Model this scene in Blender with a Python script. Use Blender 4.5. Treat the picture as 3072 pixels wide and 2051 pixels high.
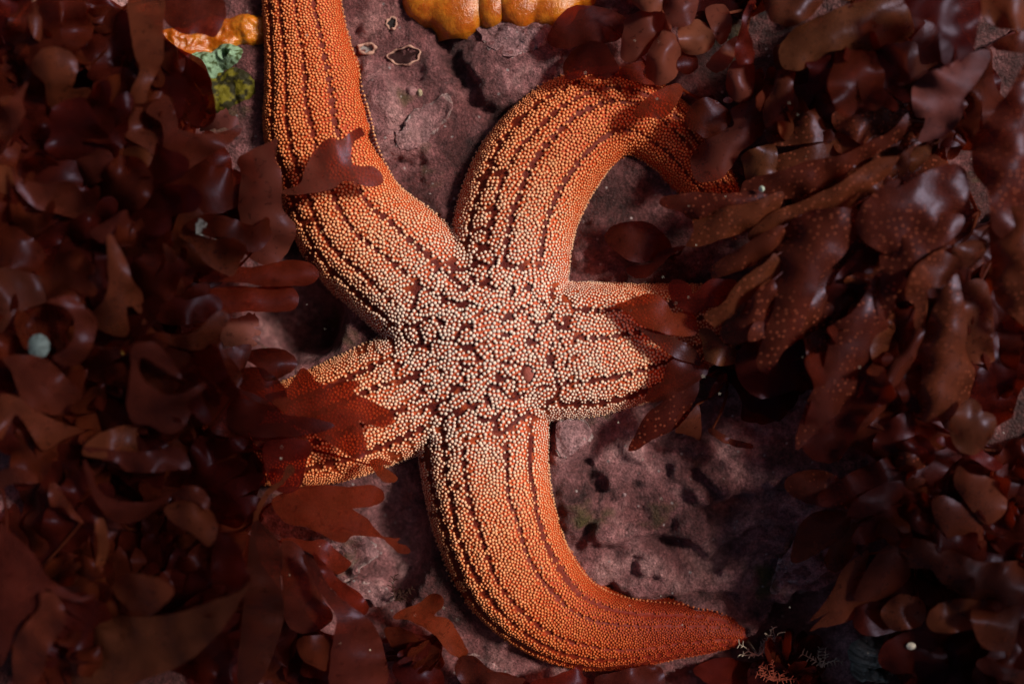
import bpy, math, random
import numpy as np
from mathutils import Vector, Quaternion, noise as mnoise, kdtree
from mathutils.geometry import delaunay_2d_cdt

for o in list(bpy.data.objects):
    bpy.data.objects.remove(o, do_unlink=True)
SC = bpy.context.scene
COL = SC.collection
random.seed(7)
RNG = np.random.default_rng(11)

# ------------------------------------------------------------------ camera, sky, sun
# The whole picture is 45 cm wide on the rock; PX is the size of one photograph pixel there.
PX = 0.45 / 3072
HC = 3072.0                       # camera height above the rock, in the same pixel units
cam_d = bpy.data.cameras.new('camera')
cam = bpy.data.objects.new('camera', cam_d)
COL.objects.link(cam)
cam.location = (0, 0, HC * PX)
cam.rotation_euler = (0, 0, 0)
cam_d.sensor_width = 36
cam_d.lens = 36
cam_d.clip_start = 0.005
cam_d.clip_end = 50
cam_d.dof.use_dof = True
cam_d.dof.focus_distance = (HC - 105) * PX
cam_d.dof.aperture_fstop = 2.5
SC.camera = cam

SUN_EL, SUN_AZ = math.radians(44), math.radians(18)     # azimuth counted from +x towards +y
world = bpy.data.worlds.new('World')
SC.world = world
world.use_nodes = True
wn = world.node_tree.nodes
bg = wn['Background']
sky = wn.new('ShaderNodeTexSky')
sky.sky_type = 'NISHITA'
sky.sun_disc = False
sky.air_density = .7
sky.dust_density = 3.5
sky.ozone_density = .3
sky.sun_elevation = SUN_EL
sky.sun_rotation = math.radians(90) - SUN_AZ
world.node_tree.links.new(sky.outputs[0], bg.inputs[0])
bg.inputs[1].default_value = 0.05
sun_d = bpy.data.lights.new('sun', 'SUN')
sun_d.energy = 4.7
sun_d.angle = math.radians(10)
sun_d.color = (1.0, 0.93, 0.84)
sun = bpy.data.objects.new('sun', sun_d)
COL.objects.link(sun)
sd = Vector((math.cos(SUN_EL) * math.cos(SUN_AZ), math.cos(SUN_EL) * math.sin(SUN_AZ), math.sin(SUN_EL)))
sun.rotation_euler = sd.to_track_quat('Z', 'Y').to_euler()
sun.location = sd * 3
vs = SC.view_settings
vs.view_transform = 'Standard'
vs.look = 'None'
vs.gamma = 1
vs.exposure = 0.0
vs.use_curve_mapping = False

# ------------------------------------------------------------------ helpers
def w_of(u, v, z):
    """photograph pixel (u, v) at height z (pixel units above the rock) -> place, in pixel units"""
    k = 1 - z / HC
    return (u - 1536) * k, (1025.5 - v) * k

def sstep(a, b, x):
    t = np.clip((x - a) / (b - a), 0, 1)
    return t * t * (3 - 2 * t)

class VNoise:
    def __init__(self, seed):
        self.t = np.random.default_rng(seed).random((256, 256))
    def __call__(self, x, y):
        xi = np.floor(x).astype(int); yi = np.floor(y).astype(int)
        fx = x - xi; fy = y - yi
        fx = fx * fx * (3 - 2 * fx); fy = fy * fy * (3 - 2 * fy)
        t = self.t
        a = t[yi & 255, xi & 255]; b = t[yi & 255, (xi + 1) & 255]
        c = t[(yi + 1) & 255, xi & 255]; d = t[(yi + 1) & 255, (xi + 1) & 255]
        return (a * (1 - fx) + b * fx) * (1 - fy) + (c * (1 - fx) + d * fx) * fy
    def fbm(self, x, y, n=4):
        s = 0; a = 1; q = 0
        for i in range(n):
            s = s + a * self(x + 17.3 * i, y + 9.1 * i); q += a
            a *= .5; x = x * 2.03; y = y * 2.03
        return s / q
N1, N2, N3 = VNoise(1), VNoise(2), VNoise(3)

def mesh_np(name, v, faces, smooth=True, col=None):
    """v (n,3) in pixel units; faces: list of int arrays (k,3) / (k,4)"""
    me = bpy.data.meshes.new(name)
    v = np.asarray(v, dtype=np.float64) * PX
    me.vertices.add(len(v))
    me.vertices.foreach_set('co', v.astype(np.float32).ravel())
    fl = [np.asarray(f, dtype=np.int32) for f in faces if len(f)]
    loops = np.concatenate([f.ravel() for f in fl])
    tot = np.concatenate([np.full(len(f), f.shape[1], dtype=np.int32) for f in fl])
    start = np.concatenate([[0], np.cumsum(tot)[:-1]]).astype(np.int32)
    me.loops.add(len(loops)); me.loops.foreach_set('vertex_index', loops)
    me.polygons.add(len(tot)); me.polygons.foreach_set('loop_start', start)
    me.polygons.foreach_set('loop_total', tot)
    me.polygons.foreach_set('use_smooth', np.full(len(tot), smooth))
    if col is not None:
        a = me.attributes.new('col', 'FLOAT_COLOR', 'POINT')
        c = np.ones((len(v), 4), dtype=np.float32); c[:, :3] = col
        a.data.foreach_set('color', c.ravel())
    me.update(calc_edges=True)
    me.validate()
    return me

def obj(name, me, mat=None, parent=None):
    o = bpy.data.objects.new(name, me)
    if mat is not None and len(me.materials) == 0:
        me.materials.append(mat)
    COL.objects.link(o)
    if parent is not None:
        o.parent = parent
        if parent.type == 'EMPTY':
            o.matrix_parent_inverse = parent_inv[parent.name]
    return o

parent_inv = {}
def thing(name, label, cat, loc=(0, 0, 0), group=None):
    e = bpy.data.objects.new(name, None)
    COL.objects.link(e)
    e.location = Vector(loc) * PX
    e.empty_display_size = 0.01
    parent_inv[e.name] = (__import__('mathutils').Matrix.Translation(e.location)).inverted()
    tag(e, label, cat, group)
    return e

def tag(o, label=None, cat=None, group=None, kind=None):
    if label: o['label'] = label
    if cat: o['category'] = cat
    if group: o['group'] = group
    if kind: o['kind'] = kind
    return o

# ------------------------------------------------------------------ materials
def nodes_of(name):
    m = bpy.data.materials.new(name); m.use_nodes = True
    nt = m.node_tree
    return m, nt, nt.nodes['Principled BSDF'], nt.nodes['Material Output']

def tex(nt, kind, scale, detail=4, rough=.55, coord='Object', **kw):
    tc = nt.nodes.new('ShaderNodeTexCoord')
    t = nt.nodes.new(kind)
    nt.links.new(tc.outputs[coord], t.inputs['Vector'])
    t.inputs['Scale'].default_value = scale
    if 'Detail' in t.inputs: t.inputs['Detail'].default_value = detail if kind == 'ShaderNodeTexNoise' else 0
    if kind == 'ShaderNodeTexNoise': t.inputs['Roughness'].default_value = rough
    for k, x in kw.items(): setattr(t, k, x)
    return t

def ramp(nt, src, stops):
    r = nt.nodes.new('ShaderNodeValToRGB')
    e = r.color_ramp.elements
    while len(e) < len(stops): e.new(0.5)
    for i, (p, c) in enumerate(stops):
        e[i].position = p
        e[i].color = (*c, 1) if len(c) == 3 else c
    nt.links.new(src, r.inputs[0])
    return r

def mix(nt, a, b, f, kind='MIX'):
    m = nt.nodes.new('ShaderNodeMix'); m.data_type = 'RGBA'; m.blend_type = kind
    for i, x in ((0, f), (6, a), (7, b)):
        if hasattr(x, 'is_linked'): nt.links.new(x, m.inputs[i])
        elif isinstance(x, tuple): m.inputs[i].default_value = (*x, 1)
        else: m.inputs[i].default_value = x
    return m.outputs[2]

def bump(nt, bs, src, dist, strength=1.0):
    b = nt.nodes.new('ShaderNodeBump')
    b.inputs['Strength'].default_value = strength
    b.inputs['Distance'].default_value = dist
    nt.links.new(src, b.inputs['Height'])
    nt.links.new(b.outputs[0], bs.inputs['Normal'])
    return b

def mat_alga(name, dark, light, transl=.35, clear=.12, rough=.38, dots=None, veins=True):
    m, nt, bs, out = nodes_of(name)
    n = tex(nt, 'ShaderNodeTexNoise', 70, 5, .6)
    oi = nt.nodes.new('ShaderNodeObjectInfo')
    r = ramp(nt, n.outputs['Fac'], [(.32, dark), (.68, light)])
    c = r.outputs[0]
    # each blade is a little lighter or darker than the next
    hs = nt.nodes.new('ShaderNodeHueSaturation')
    mr = nt.nodes.new('ShaderNodeMapRange')
    nt.links.new(oi.outputs['Random'], mr.inputs[0])
    mr.inputs[3].default_value = .65; mr.inputs[4].default_value = 1.4
    nt.links.new(mr.outputs[0], hs.inputs['Value'])
    mh = nt.nodes.new('ShaderNodeMapRange')
    nt.links.new(oi.outputs['Random'], mh.inputs[0])
    mh.inputs[3].default_value = .495; mh.inputs[4].default_value = .515
    nt.links.new(mh.outputs[0], hs.inputs['Hue'])
    nt.links.new(c, hs.inputs['Color'])
    c = hs.outputs[0]
    # small bite marks and brown spots
    sp = tex(nt, 'ShaderNodeTexNoise', 420, 2, .5)
    spr = ramp(nt, sp.outputs['Fac'], [(.30, (.35, .3, .25)), (.40, (1, 1, 1))])
    c = mix(nt, c, spr.outputs[0], .55, 'MULTIPLY')
    if dots:
        v = tex(nt, 'ShaderNodeTexVoronoi', 330, feature='F1', voronoi_dimensions='2D')
        v.inputs['Randomness'].default_value = .85
        dr = ramp(nt, v.outputs['Distance'], [(.09, (1, 1, 1)), (.21, (0, 0, 0))])
        msk = tex(nt, 'ShaderNodeTexNoise', 45, 2)
        mm = ramp(nt, msk.outputs['Fac'], [(.38, (0, 0, 0)), (.58, (.85, .85, .85))])
        f = mix(nt, dr.outputs[0], mm.outputs[0], 1.0, 'MULTIPLY')
        c = mix(nt, c, dots, f)
    nt.links.new(c, bs.inputs['Base Color'])
    bs.inputs['Roughness'].default_value = rough
    bs.inputs['IOR'].default_value = 1.40
    bs.inputs['Specular IOR Level'].default_value = .30
    bs.inputs['Specular Tint'].default_value = (.62, .66, 1.0, 1)      # bluish iridescent sheen of the cuticle
    b = tex(nt, 'ShaderNodeTexNoise', 240, 4, .6)
    bump(nt, bs, b.outputs['Fac'], .00035, .6)
    tr = nt.nodes.new('ShaderNodeBsdfTranslucent')
    tc2 = mix(nt, c, (1.0, .42, .22), 1.0, 'MULTIPLY')
    g = nt.nodes.new('ShaderNodeGamma'); g.inputs[1].default_value = .62
    nt.links.new(tc2, g.inputs[0]); nt.links.new(g.outputs[0], tr.inputs[0])
    m1 = nt.nodes.new('ShaderNodeMixShader'); m1.inputs[0].default_value = transl
    nt.links.new(bs.outputs[0], m1.inputs[1]); nt.links.new(tr.outputs[0], m1.inputs[2])
    tp = nt.nodes.new('ShaderNodeBsdfTransparent'); tp.inputs[0].default_value = (.90, .38, .22, 1)
    m2 = nt.nodes.new('ShaderNodeMixShader'); m2.inputs[0].default_value = clear
    nt.links.new(m1.outputs[0], m2.inputs[1]); nt.links.new(tp.outputs[0], m2.inputs[2])
    nt.links.new(m2.outputs[0], out.inputs[0])
    return m

M = {}
M['brown'] = mat_alga('brown red alga', (.072, .0155, .0088), (.136, .0295, .0165), .42, .34, .36)
M['dark'] = mat_alga('dark red alga', (.042, .0060, .0036), (.090, .0128, .0072), .46, .42, .36)
M['red'] = mat_alga('clear red alga', (.110, .0150, .0080), (.19, .027, .014), .48, .46, .34)
M['dots'] = mat_alga('speckled red alga', (.062, .0125, .0072), (.118, .0240, .0132), .38, .34, .34, dots=(.34, .095, .05))
M['pad'] = mat_alga('pinkish brown alga', (.135, .038, .026), (.215, .061, .041), .44, .36, .34)
M['olive'] = mat_alga('olive brown alga', (.066, .0190, .0100), (.118, .0335, .0180), .40, .36, .32)
M['pink'] = mat_alga('pinkish crusty alga', (.075, .018, .014), (.17, .042, .034), .28, .06, .55)

def mat_attr(name, rough=.5, sss=0, nz=None, bump_s=None, coat=0):
    m, nt, bs, out = nodes_of(name)
    a = nt.nodes.new('ShaderNodeAttribute'); a.attribute_name = 'col'
    c = a.outputs['Color']
    if nz:
        n = tex(nt, 'ShaderNodeTexNoise', nz, 4, .6)
        r = ramp(nt, n.outputs['Fac'], [(.3, (.62, .58, .58)), (.7, (1.18, 1.15, 1.15))])
        c = mix(nt, c, r.outputs[0], .8, 'MULTIPLY')
    nt.links.new(c, bs.inputs['Base Color'])
    bs.inputs['Roughness'].default_value = rough
    bs.inputs['Coat Weight'].default_value = coat
    bs.inputs['Specular IOR Level'].default_value = .12 if not sss else .5
    if sss:
        bs.inputs['Subsurface Weight'].default_value = sss
        bs.inputs['Subsurface Radius'].default_value = (1, .3, .12)
        bs.inputs['Subsurface Scale'].default_value = .004
    if bump_s:
        n = tex(nt, 'ShaderNodeTexNoise', bump_s, 4, .65)
        bump(nt, bs, n.outputs['Fac'], .0006, .7)
    return m
M['skin'] = mat_attr('sea star skin', .45, 0, 500, 900)
M['spine'] = mat_attr('sea star spine', .42)
M['sponge'] = mat_attr('sponge flesh', .24, .5, 260, 700)
M['crust'] = mat_attr('pale growth', .6, 0, 500, 900)

def mat_rock(name='coralline rock', stops=None):
    m, nt, bs, out = nodes_of(name)
    n1 = tex(nt, 'ShaderNodeTexNoise', 26, 8, .62)
    c = ramp(nt, n1.outputs['Fac'], stops or [(.32, (.034, .012, .012)), (.43, (.125, .046, .046)),
                                     (.54, (.270, .112, .115)), (.66, (.50, .27, .26))]).outputs[0]
    n2 = tex(nt, 'ShaderNodeTexNoise', 11, 5, .6)
    r2 = ramp(nt, n2.outputs['Fac'], [(.42, (.66, .50, .48)), (.60, (1.1, 1.1, 1.1))])
    c = mix(nt, c, r2.outputs[0], .9, 'MULTIPLY')
    n3 = tex(nt, 'ShaderNodeTexNoise', 330, 5, .7)
    r3 = ramp(nt, n3.outputs['Fac'], [(.34, (.30, .27, .27)), (.50, (1, 1, 1)), (.66, (1.9, 1.85, 1.85))])
    c = mix(nt, c, r3.outputs[0], .65, 'MULTIPLY')
    # greenish brown film in places
    n4 = tex(nt, 'ShaderNodeTexNoise', 34, 3)
    r4 = ramp(nt, n4.outputs['Fac'], [(.62, (0, 0, 0)), (.72, (1, 1, 1))])
    c = mix(nt, c, (.09, .062, .022), r4.outputs[0])
    # bald pale flecks
    v = tex(nt, 'ShaderNodeTexVoronoi', 150)
    r5 = ramp(nt, v.outputs['Distance'], [(.06, (1, 1, 1)), (.12, (0, 0, 0))])
    c = mix(nt, c, (.42, .33, .32), r5.outputs[0])
    nt.links.new(c, bs.inputs['Base Color'])
    bs.inputs['Roughness'].default_value = .6
    bs.inputs['Specular IOR Level'].default_value = .3
    nb = tex(nt, 'ShaderNodeTexNoise', 260, 10, .78)
    vb = tex(nt, 'ShaderNodeTexVoronoi', 760)
    ad = nt.nodes.new('ShaderNodeMath'); ad.operation = 'MULTIPLY_ADD'; ad.inputs[1].default_value = -.28
    nt.links.new(vb.outputs['Distance'], ad.inputs[0]); nt.links.new(nb.outputs['Fac'], ad.inputs[2])
    bump(nt, bs, ad.outputs[0], .0042, 1.0)
    n6 = tex(nt, 'ShaderNodeTexNoise', 1100, 3, .6)
    r6 = ramp(nt, n6.outputs['Fac'], [(.36, (.4, .36, .36)), (.5, (1, 1, 1)), (.64, (1.7, 1.65, 1.65))])
    c = mix(nt, c, r6.outputs[0], .45, 'MULTIPLY')
    nt.links.new(c, bs.inputs['Base Color'])
    return m
M['rock'] = mat_rock()
M['plate'] = mat_rock('pink coralline crust', [(.3, (.16, .075, .08)), (.45, (.28, .14, .145)), (.55, (.38, .20, .205)), (.7, (.50, .31, .30))])
M['palecrust'] = mat_rock('bleached crust edge', [(.3, (.30, .20, .20)), (.5, (.46, .34, .33)), (.6, (.52, .40, .38)), (.7, (.6, .48, .46))])
M['greycrust'] = mat_rock('grey crust', [(.3, (.13, .10, .095)), (.45, (.22, .175, .165)), (.55, (.30, .24, .225)), (.7, (.4, .33, .31))])

# ------------------------------------------------------------------ the rock
def seg_dist(U, V, pts):
    d = np.full(np.shape(U), 1e9)
    for (x0, y0), (x1, y1) in zip(pts[:-1], pts[1:]):
        dx, dy = x1 - x0, y1 - y0
        t = np.clip(((U - x0) * dx + (V - y0) * dy) / (dx * dx + dy * dy), 0, 1)
        d = np.minimum(d, np.hypot(U - x0 - t * dx, V - y0 - t * dy))
    return d

def in_poly(U, V, poly):
    U = np.asarray(U, float); V = np.asarray(V, float)
    r = np.zeros(U.shape, bool)
    n = len(poly)
    for i in range(n):
        x0, y0 = poly[i]; x1, y1 = poly[(i + 1) % n]
        if y0 == y1: continue
        c = (V >= min(y0, y1)) & (V < max(y0, y1))
        r ^= c & (U < x0 + (V - y0) * (x1 - x0) / (y1 - y0))
    return r

KNOBS = [(1570, 205, 210, 140, 34), (855, 955, 210, 165, -230), (1170, 1660, 130, 220, -85), (1130, 330, 120, 130, 38), (1180, 440, 110, 60, 36), (1700, 1330, 80, 70, 38),  # negative heights: hollows sunk into the rock to deepen shade beside the star
         (1660, 1450, 90, 110, 34), (1815, 1440, 42, 36, 30), (1760, 1560, 120, 90, 30), (1900, 1610, 120, 70, 26), (1960, 1690, 70, 50, 36),
         (1915, 1760, 90, 40, 30), (2130, 1470, 80, 60, 46), (2090, 1580, 90, 70, 28), (2050, 270, 55, 45, 70),
         (2260, 1600, 120, 70, 34), (2080, 1360, 90, 60, 30), (1850, 700, 120, 90, 28), (1950, 800, 90, 60, 30), (1010, 1650, 110, 70, 60),
         (880, 960, 80, 60, 18), (2420, 1700, 90, 60, 36), (1750, 760, 50, 60, 26), (1080, 1770, 90, 40, 45), (1500, 1990, 120, 40, 55)]
CRACKS = [([(1290, -40), (1335, 120), (1400, 260), (1470, 345), (1560, 335), (1700, 300)], 22, 38),
          ([(1770, 1385), (1800, 1470), (1770, 1560), (1730, 1650)], 16, 26),
          ([(1840, 1650), (1950, 1610), (2050, 1640), (2130, 1700), (2200, 1650), (2300, 1560)], 22, 40),
          ([(1170, 470), (1240, 505), (1330, 490)], 8, 14),
          ([(2080, 1420), (2160, 1520), (2290, 1500), (2400, 1420)], 20, 34),
          ([(1830, 1780), (1950, 1830), (2060, 1790), (2200, 1800)], 18, 30)]
EDGE = [(2560, 1640), (2485, 1730), (2440, 1765), (2385, 1770), (2360, 1808), (2320, 1800), (2290, 1870), (2210, 1935),
        (2100, 1985), (1900, 2080), (1900, 2400), (2900, 2400), (2900, 1640)]

_r = random.Random(21)
for _k in range(46):      # small coralline knobs
    _a = _r.choice([(1640, 2350, 1250, 1880), (1640, 2350, 1250, 1880), (1050, 1420, 40, 560), (1700, 2050, 520, 850)])
    _s = _r.uniform(20, 52)
    KNOBS.append((_r.uniform(_a[0], _a[1]), _r.uniform(_a[2], _a[3]), _s, _s * _r.uniform(.7, 1.3), _s * _r.uniform(.22, .42)))

def rock_h(X, Y):
    U = X + 1536; V = 1025.5 - Y
    h = 60 * (N1.fbm(U / 300, V / 300, 4) - .5) + 80 * (N2.fbm(U / 95, V / 95, 5) - .5) + 46 * np.abs(N3.fbm(U / 46, V / 46, 4) - .5)
    h = h + 150 * (N3.fbm(U / 1500 + 5, V / 1500, 2) - .5) * sstep(500, 2200, np.hypot(U - 1450, V - 1030))
    w = N2.fbm(U / 60 + 7, V / 60, 2) * .7 + .65
    for (x, y, a, b, k) in KNOBS:
        q = ((U - x) / a) ** 2 + ((V - y) / b) ** 2
        h = h + k * sstep(1.0, .15, q * w)
    for pts, wd, dp in CRACKS:
        d = seg_dist(U + 40 * (N1.fbm(U / 50, V / 50, 3) - .5), V + 40 * (N3.fbm(U / 50, V / 50, 3) - .5), pts)
        h = h - dp * sstep(wd * 1.6, wd * .3, d)
    h = h + 240 * sstep(760, 150, U + 60 * (N1(U / 200, V / 200) - .5) - .06 * (V - 1000))
    h = h + 190 * sstep(2180, 2750, U + 80 * (N1(U / 200, V / 200) - .5) + .1 * (1000 - V))
    h = h + 90 * sstep(160, -250, V) * sstep(1700, 2000, U) + 120 * sstep(1850, 2250, V) * sstep(1500, 1200, U)
    hole = in_poly(U, V, EDGE).astype(float)
    ed = seg_dist(U, V, EDGE[:9])
    h = h - hole * 130 * sstep(0, 26, ed) * sstep(2900, 2650, U)
    # pale lip of the crust plate
    h = h + (1 - hole) * 16 * sstep(26, 6, ed) * sstep(2700, 2500, U)
    return h

def axis(lo, hi, step, far, n):
    g = np.arange(lo, hi, step)
    t = np.linspace(0, 1, n)[1:] ** 2
    return np.concatenate([(lo - far * t)[::-1], g, g[-1] + far * t])
gx = axis(-2000, 2000, 8.5, 11000, 30)
gy = axis(-1450, 1450, 8.5, 11000, 30)
GX, GY = np.meshgrid(gx, gy)
GZ = rock_h(GX, GY)
ny, nx = GX.shape
idx = np.arange(nx * ny).reshape(ny, nx)
quads = np.stack([idx[:-1, :-1], idx[:-1, 1:], idx[1:, 1:], idx[1:, :-1]], -1).reshape(-1, 4)
rock = obj('rocky_seabed', mesh_np('rocky_seabed', np.stack([GX, GY, GZ], -1).reshape(-1, 3), [quads]), M['rock'])
tag(rock, kind='structure')

def rock_at(x, y):
    return float(rock_h(np.array([float(x)]), np.array([float(y)]))[0])

# ------------------------------------------------------------------ the sea star
S13 = 3072 / 2349.0
ARMS = [  # centre line (x, y, half width), measured on the picture at 2349 px wide
    [(1110, 790, 150), (1000, 690, 148), (905, 600, 146), (815, 520, 138), (762, 410, 126), (730, 300, 126), (718, 200, 112), (703, 100, 97), (690, 0, 89), (680, -110, 76), (672, -220, 55), (668, -290, 24)],
    [(1110, 790, 150), (1148, 690, 146), (1165, 600, 142), (1183, 500, 140), (1225, 400, 139), (1300, 310, 128), (1385, 262, 109), (1470, 268, 92), (1542, 320, 78), (1602, 390, 64), (1650, 455, 50), (1690, 530, 24)],
    [(1110, 790, 150), (1210, 806, 158), (1300, 805, 158), (1400, 796, 148), (1500, 776, 126), (1600, 745, 94), (1690, 712, 56), (1740, 695, 22)],
    [(1110, 790, 150), (1105, 900, 156), (1108, 1000, 153), (1115, 1100, 146), (1137, 1200, 142), (1182, 1310, 134), (1260, 1395, 115), (1350, 1440, 97), (1450, 1452, 79), (1550, 1447, 63), (1640, 1447, 47), (1698, 1457, 20)],
    [(1110, 790, 150), (1020, 850, 150), (950, 892, 146), (850, 935, 140), (750, 975, 134), (650, 1000, 116), (550, 1010, 88), (470, 1000, 50), (430, 992, 20)]]
LINES = [[-.72, -.44, -.02, .42], [-.66, -.36, -.06, .52], [-.58, -.17, .42, .78], [.80, .55, .25, -.36, -.70], [-.62, -.2, .25, .6]]
def dense(p, n=90):
    p = np.array(p, float)
    m = len(p); t = np.linspace(0, m - 1, n)
    out = []
    for k in t:
        i = min(int(k), m - 2); f = k - i
        p0 = p[max(i - 1, 0)]; p1 = p[i]; p2 = p[i + 1]; p3 = p[min(i + 2, m - 1)]
        out.append(.5 * ((2 * p1) + (-p0 + p2) * f + (2 * p0 - 5 * p1 + 4 * p2 - p3) * f * f + (-p0 + 3 * p1 - 3 * p2 + p3) * f ** 3))
    q = np.array(out) * S13
    x, y = w_of(q[:, 0], q[:, 1], .12 * q[:, 2])      # the silhouette is set low on the flank
    return np.stack([x, y, q[:, 2] * .985], -1)
ARMD = [dense(a) for a in ARMS]
CX, CY = ARMD[0][0, 0], ARMD[0][0, 1]

def star_fields(X, Y):
    """height, dominant arm, along s, across t, half width"""
    sh = X.shape; x = X.ravel(); y = Y.ravel()
    best = np.full(x.size, 1e9); arm = np.zeros(x.size, int)
    S = np.zeros(x.size); T = np.zeros(x.size); HW = np.zeros(x.size)
    es = []
    for k, a in enumerate(ARMD):
        ds = np.concatenate([[0], np.cumsum(np.hypot(np.diff(a[:, 0]), np.diff(a[:, 1])))])
        dm = np.full(x.size, 1e18); sm = np.zeros(x.size); tm = np.zeros(x.size); wm = np.ones(x.size)
        for i in range(len(a) - 1):
            x0, y0, w0 = a[i]; x1, y1, w1 = a[i + 1]
            dx, dy = x1 - x0, y1 - y0; L = math.hypot(dx, dy) + 1e-9
            t = np.clip(((x - x0) * dx + (y - y0) * dy) / (L * L), 0, 1)
            ex = x - x0 - t * dx; ey = y - y0 - t * dy
            d = ex * ex + ey * ey
            w = w0 + (w1 - w0) * t
            q = d / (w * w)
            b = q < dm
            dm = np.where(b, q, dm); sm = np.where(b, ds[i] + t * L, sm); wm = np.where(b, w, wm)
            sg = -(dx * ey - dy * ex) / L
            tm = np.where(b, np.sign(sg) * np.sqrt(d) / w, tm)
        f = np.sqrt(dm)
        hh = wm * (.80 + .16 * np.exp(-sm / 300))
        h = np.where(f < 1, hh * np.sqrt(np.clip(1 - f ** 2.3, 0, 1)), -(f - 1) * wm * 6)
        es.append(h)
        b = f < best
        best = np.where(b, f, best); arm = np.where(b, k, arm); S = np.where(b, sm, S); T = np.where(b, tm, T); HW = np.where(b, wm, HW)
    r = np.hypot(x - CX, y - CY) / 285
    es.append(np.where(r < 1, 178 * np.sqrt(np.clip(1 - r ** 2.2, 0, 1)), -(r - 1) * 500))
    kk = 13.0
    mx = np.max(es, 0)
    h = mx + kk * np.log(sum(np.exp(np.clip((e - mx) / kk, -40, 0)) for e in es))
    h = np.maximum(h, -140)
    return [q.reshape(sh) for q in (h, arm, S, T, HW, best)]

def worley(x, y, cell, seed, jit=.9):
    r = np.random.default_rng(seed)
    jx = r.random((128, 128)); jy = r.random((128, 128))
    gx_ = np.floor(x / cell).astype(int); gy_ = np.floor(y / cell).astype(int)
    f1 = np.full(x.shape, 1e9); f2 = np.full(x.shape, 1e9)
    for i in (-1, 0, 1):
        for j in (-1, 0, 1):
            a = gx_ + i; b = gy_ + j
            px = (a + .5 + jit * (jx[b & 127, a & 127] - .5)) * cell
            py = (b + .5 + jit * (jy[b & 127, a & 127] - .5)) * cell
            d = np.hypot(x - px, y - py)
            f2 = np.where(d < f1, f1, np.minimum(f2, d)); f1 = np.minimum(f1, d)
    return f1, f2

STEP = 5.0
sx = np.arange(-960, 760, STEP); sy = np.arange(-1060, 1420, STEP)
SX, SY = np.meshgrid(sx, sy)
SH, SA, SS, ST, SW, SF = star_fields(SX, SY)
RC = np.hypot(SX - CX, SY - CY)
# papular gaps: a network on the disc, scalloped lines along the arms
wx = SX + 26 * (N1.fbm(SX / 60, SY / 60, 2) - .5); wy = SY + 26 * (N2.fbm(SX / 60, SY / 60, 2) - .5)
f1, f2 = worley(wx, wy, 54, 4)
net = sstep(19, 11, f2 - f1) * sstep(.39, .48, N3.fbm(SX / 22, SY / 22, 2))
arml = np.zeros_like(SX)
for k, ls in enumerate(LINES):
    msk = SA == k
    for j, t0 in enumerate(ls):
        wob = .05 * (N1(SS / 90 + 13 * j, SS * 0 + k) - .5)
        d = np.abs(ST - t0 * (1 - .25 * sstep(300, 80, SS)) - wob) * SW
        w = (.72 + .56 * N2(SS / 75 + 7 * j, SS * 0 + 3.3 * k)) * (3.2 + 9.0 * np.abs(np.sin(math.pi * SS / 33 + j * 1.3 + 1.5 * np.sign(ST - t0 - wob)))) * (.55 + .45 * sstep(60, 180, SW))
        arml = np.where(msk, np.maximum(arml, sstep(w + 3, w - 3, d)), arml)
    # transverse blotches on one flank
    tb = N2.fbm(SS / 15 + 31 * k, ST * SW / 42, 2) * .8 + .2 * N1(SX / 9, SY / 9)
    side = sstep(.15, .5, np.abs(ST)) * sstep(900, 500, SS)
    flank = {0: sstep(-.3, -.6, ST), 1: sstep(-.1, -.3, ST), 3: sstep(.2, .5, ST), 2: .35 + 0 * ST, 4: .6 + 0 * ST}[k]
    arml = np.where(msk, np.maximum(arml, sstep(.635, .70, tb) * side * flank), arml)
blend = sstep(215, 330, RC)
GAP = net * (1 - blend) + arml * blend
# no large bald patches: break up gaps that are wide in both directions
bl = GAP.copy()
for ax_ in (0, 1):
    bl = sum(np.roll(bl, q, ax_) for q in range(-5, 6)) / 11
GAP = np.where((bl > .72) & (N1(SX / 10 + 3, SY / 10) > .33), 0, GAP)
MADR = np.array(w_of(1211 * S13, 857 * S13, 190.0))
dm_ = np.hypot((SX - MADR[0]) / 15, (SY - MADR[1]) / 21)
GAP = np.where(dm_ < 1.4, 1, np.where(dm_ < 2.2, 0, GAP))
apex = np.array(w_of(1118 * S13, 752 * S13, 190.0))
da_ = np.hypot(SX - apex[0], SY - apex[1])
GAP = np.where(da_ < 40, 0, np.where((da_ < 52), np.maximum(GAP, .55 * (N1(SX / 14, SY / 14) > .35)), GAP))
# soft bulges between the gap lines
SHB = SH + np.where(SH > 5, 5 * (N1.fbm(SX / 70, SY / 70, 2) - .5) - 4 * GAP, 0)

ARML = [1640., 1640, 1150, 1210, 1180]
def tipness(s, arm):
    L = np.array(ARML)[arm]
    return np.clip(s / L, 0, 1)
TIP = tipness(SS, SA)
SK = SS * np.array([1.0, 1.0, .85, 1.0, 1.12])[SA]
CT = np.interp(SK, [0, 230, 400, 580, 800], [0, .16, .36, .54, .655]) + np.where(SA == 3, np.interp(SS, [760, 1200], [0, .34]), 0)
def lerp3(t, stops):
    t = np.asarray(t); out = np.zeros(t.shape + (3,))
    ps = [p for p, c in stops]
    for i in range(3):
        out[..., i] = np.interp(t, ps, [c[i] for p, c in stops])
    return out
skin = lerp3(CT, [(0, (.50, .085, .032)), (.4, (.54, .082, .020)), (.75, (.38, .040, .009)), (1, (.15, .011, .004))])
dark = lerp3(CT, [(0, (.085, .012, .010)), (.3, (.105, .013, .008)), (.65, (.15, .017, .007)), (1, (.16, .012, .005))])
g3 = np.clip(GAP * 1.15, 0, 1)[..., None]
ring = np.clip(1 - np.abs(GAP - .35) / .35, 0, 1)[..., None] * .5
skinc = skin * (1 - g3) + dark * g3
skinc = skinc * (1 - ring * .6) + np.array([.62, .11, .015]) * ring * .6
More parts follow.
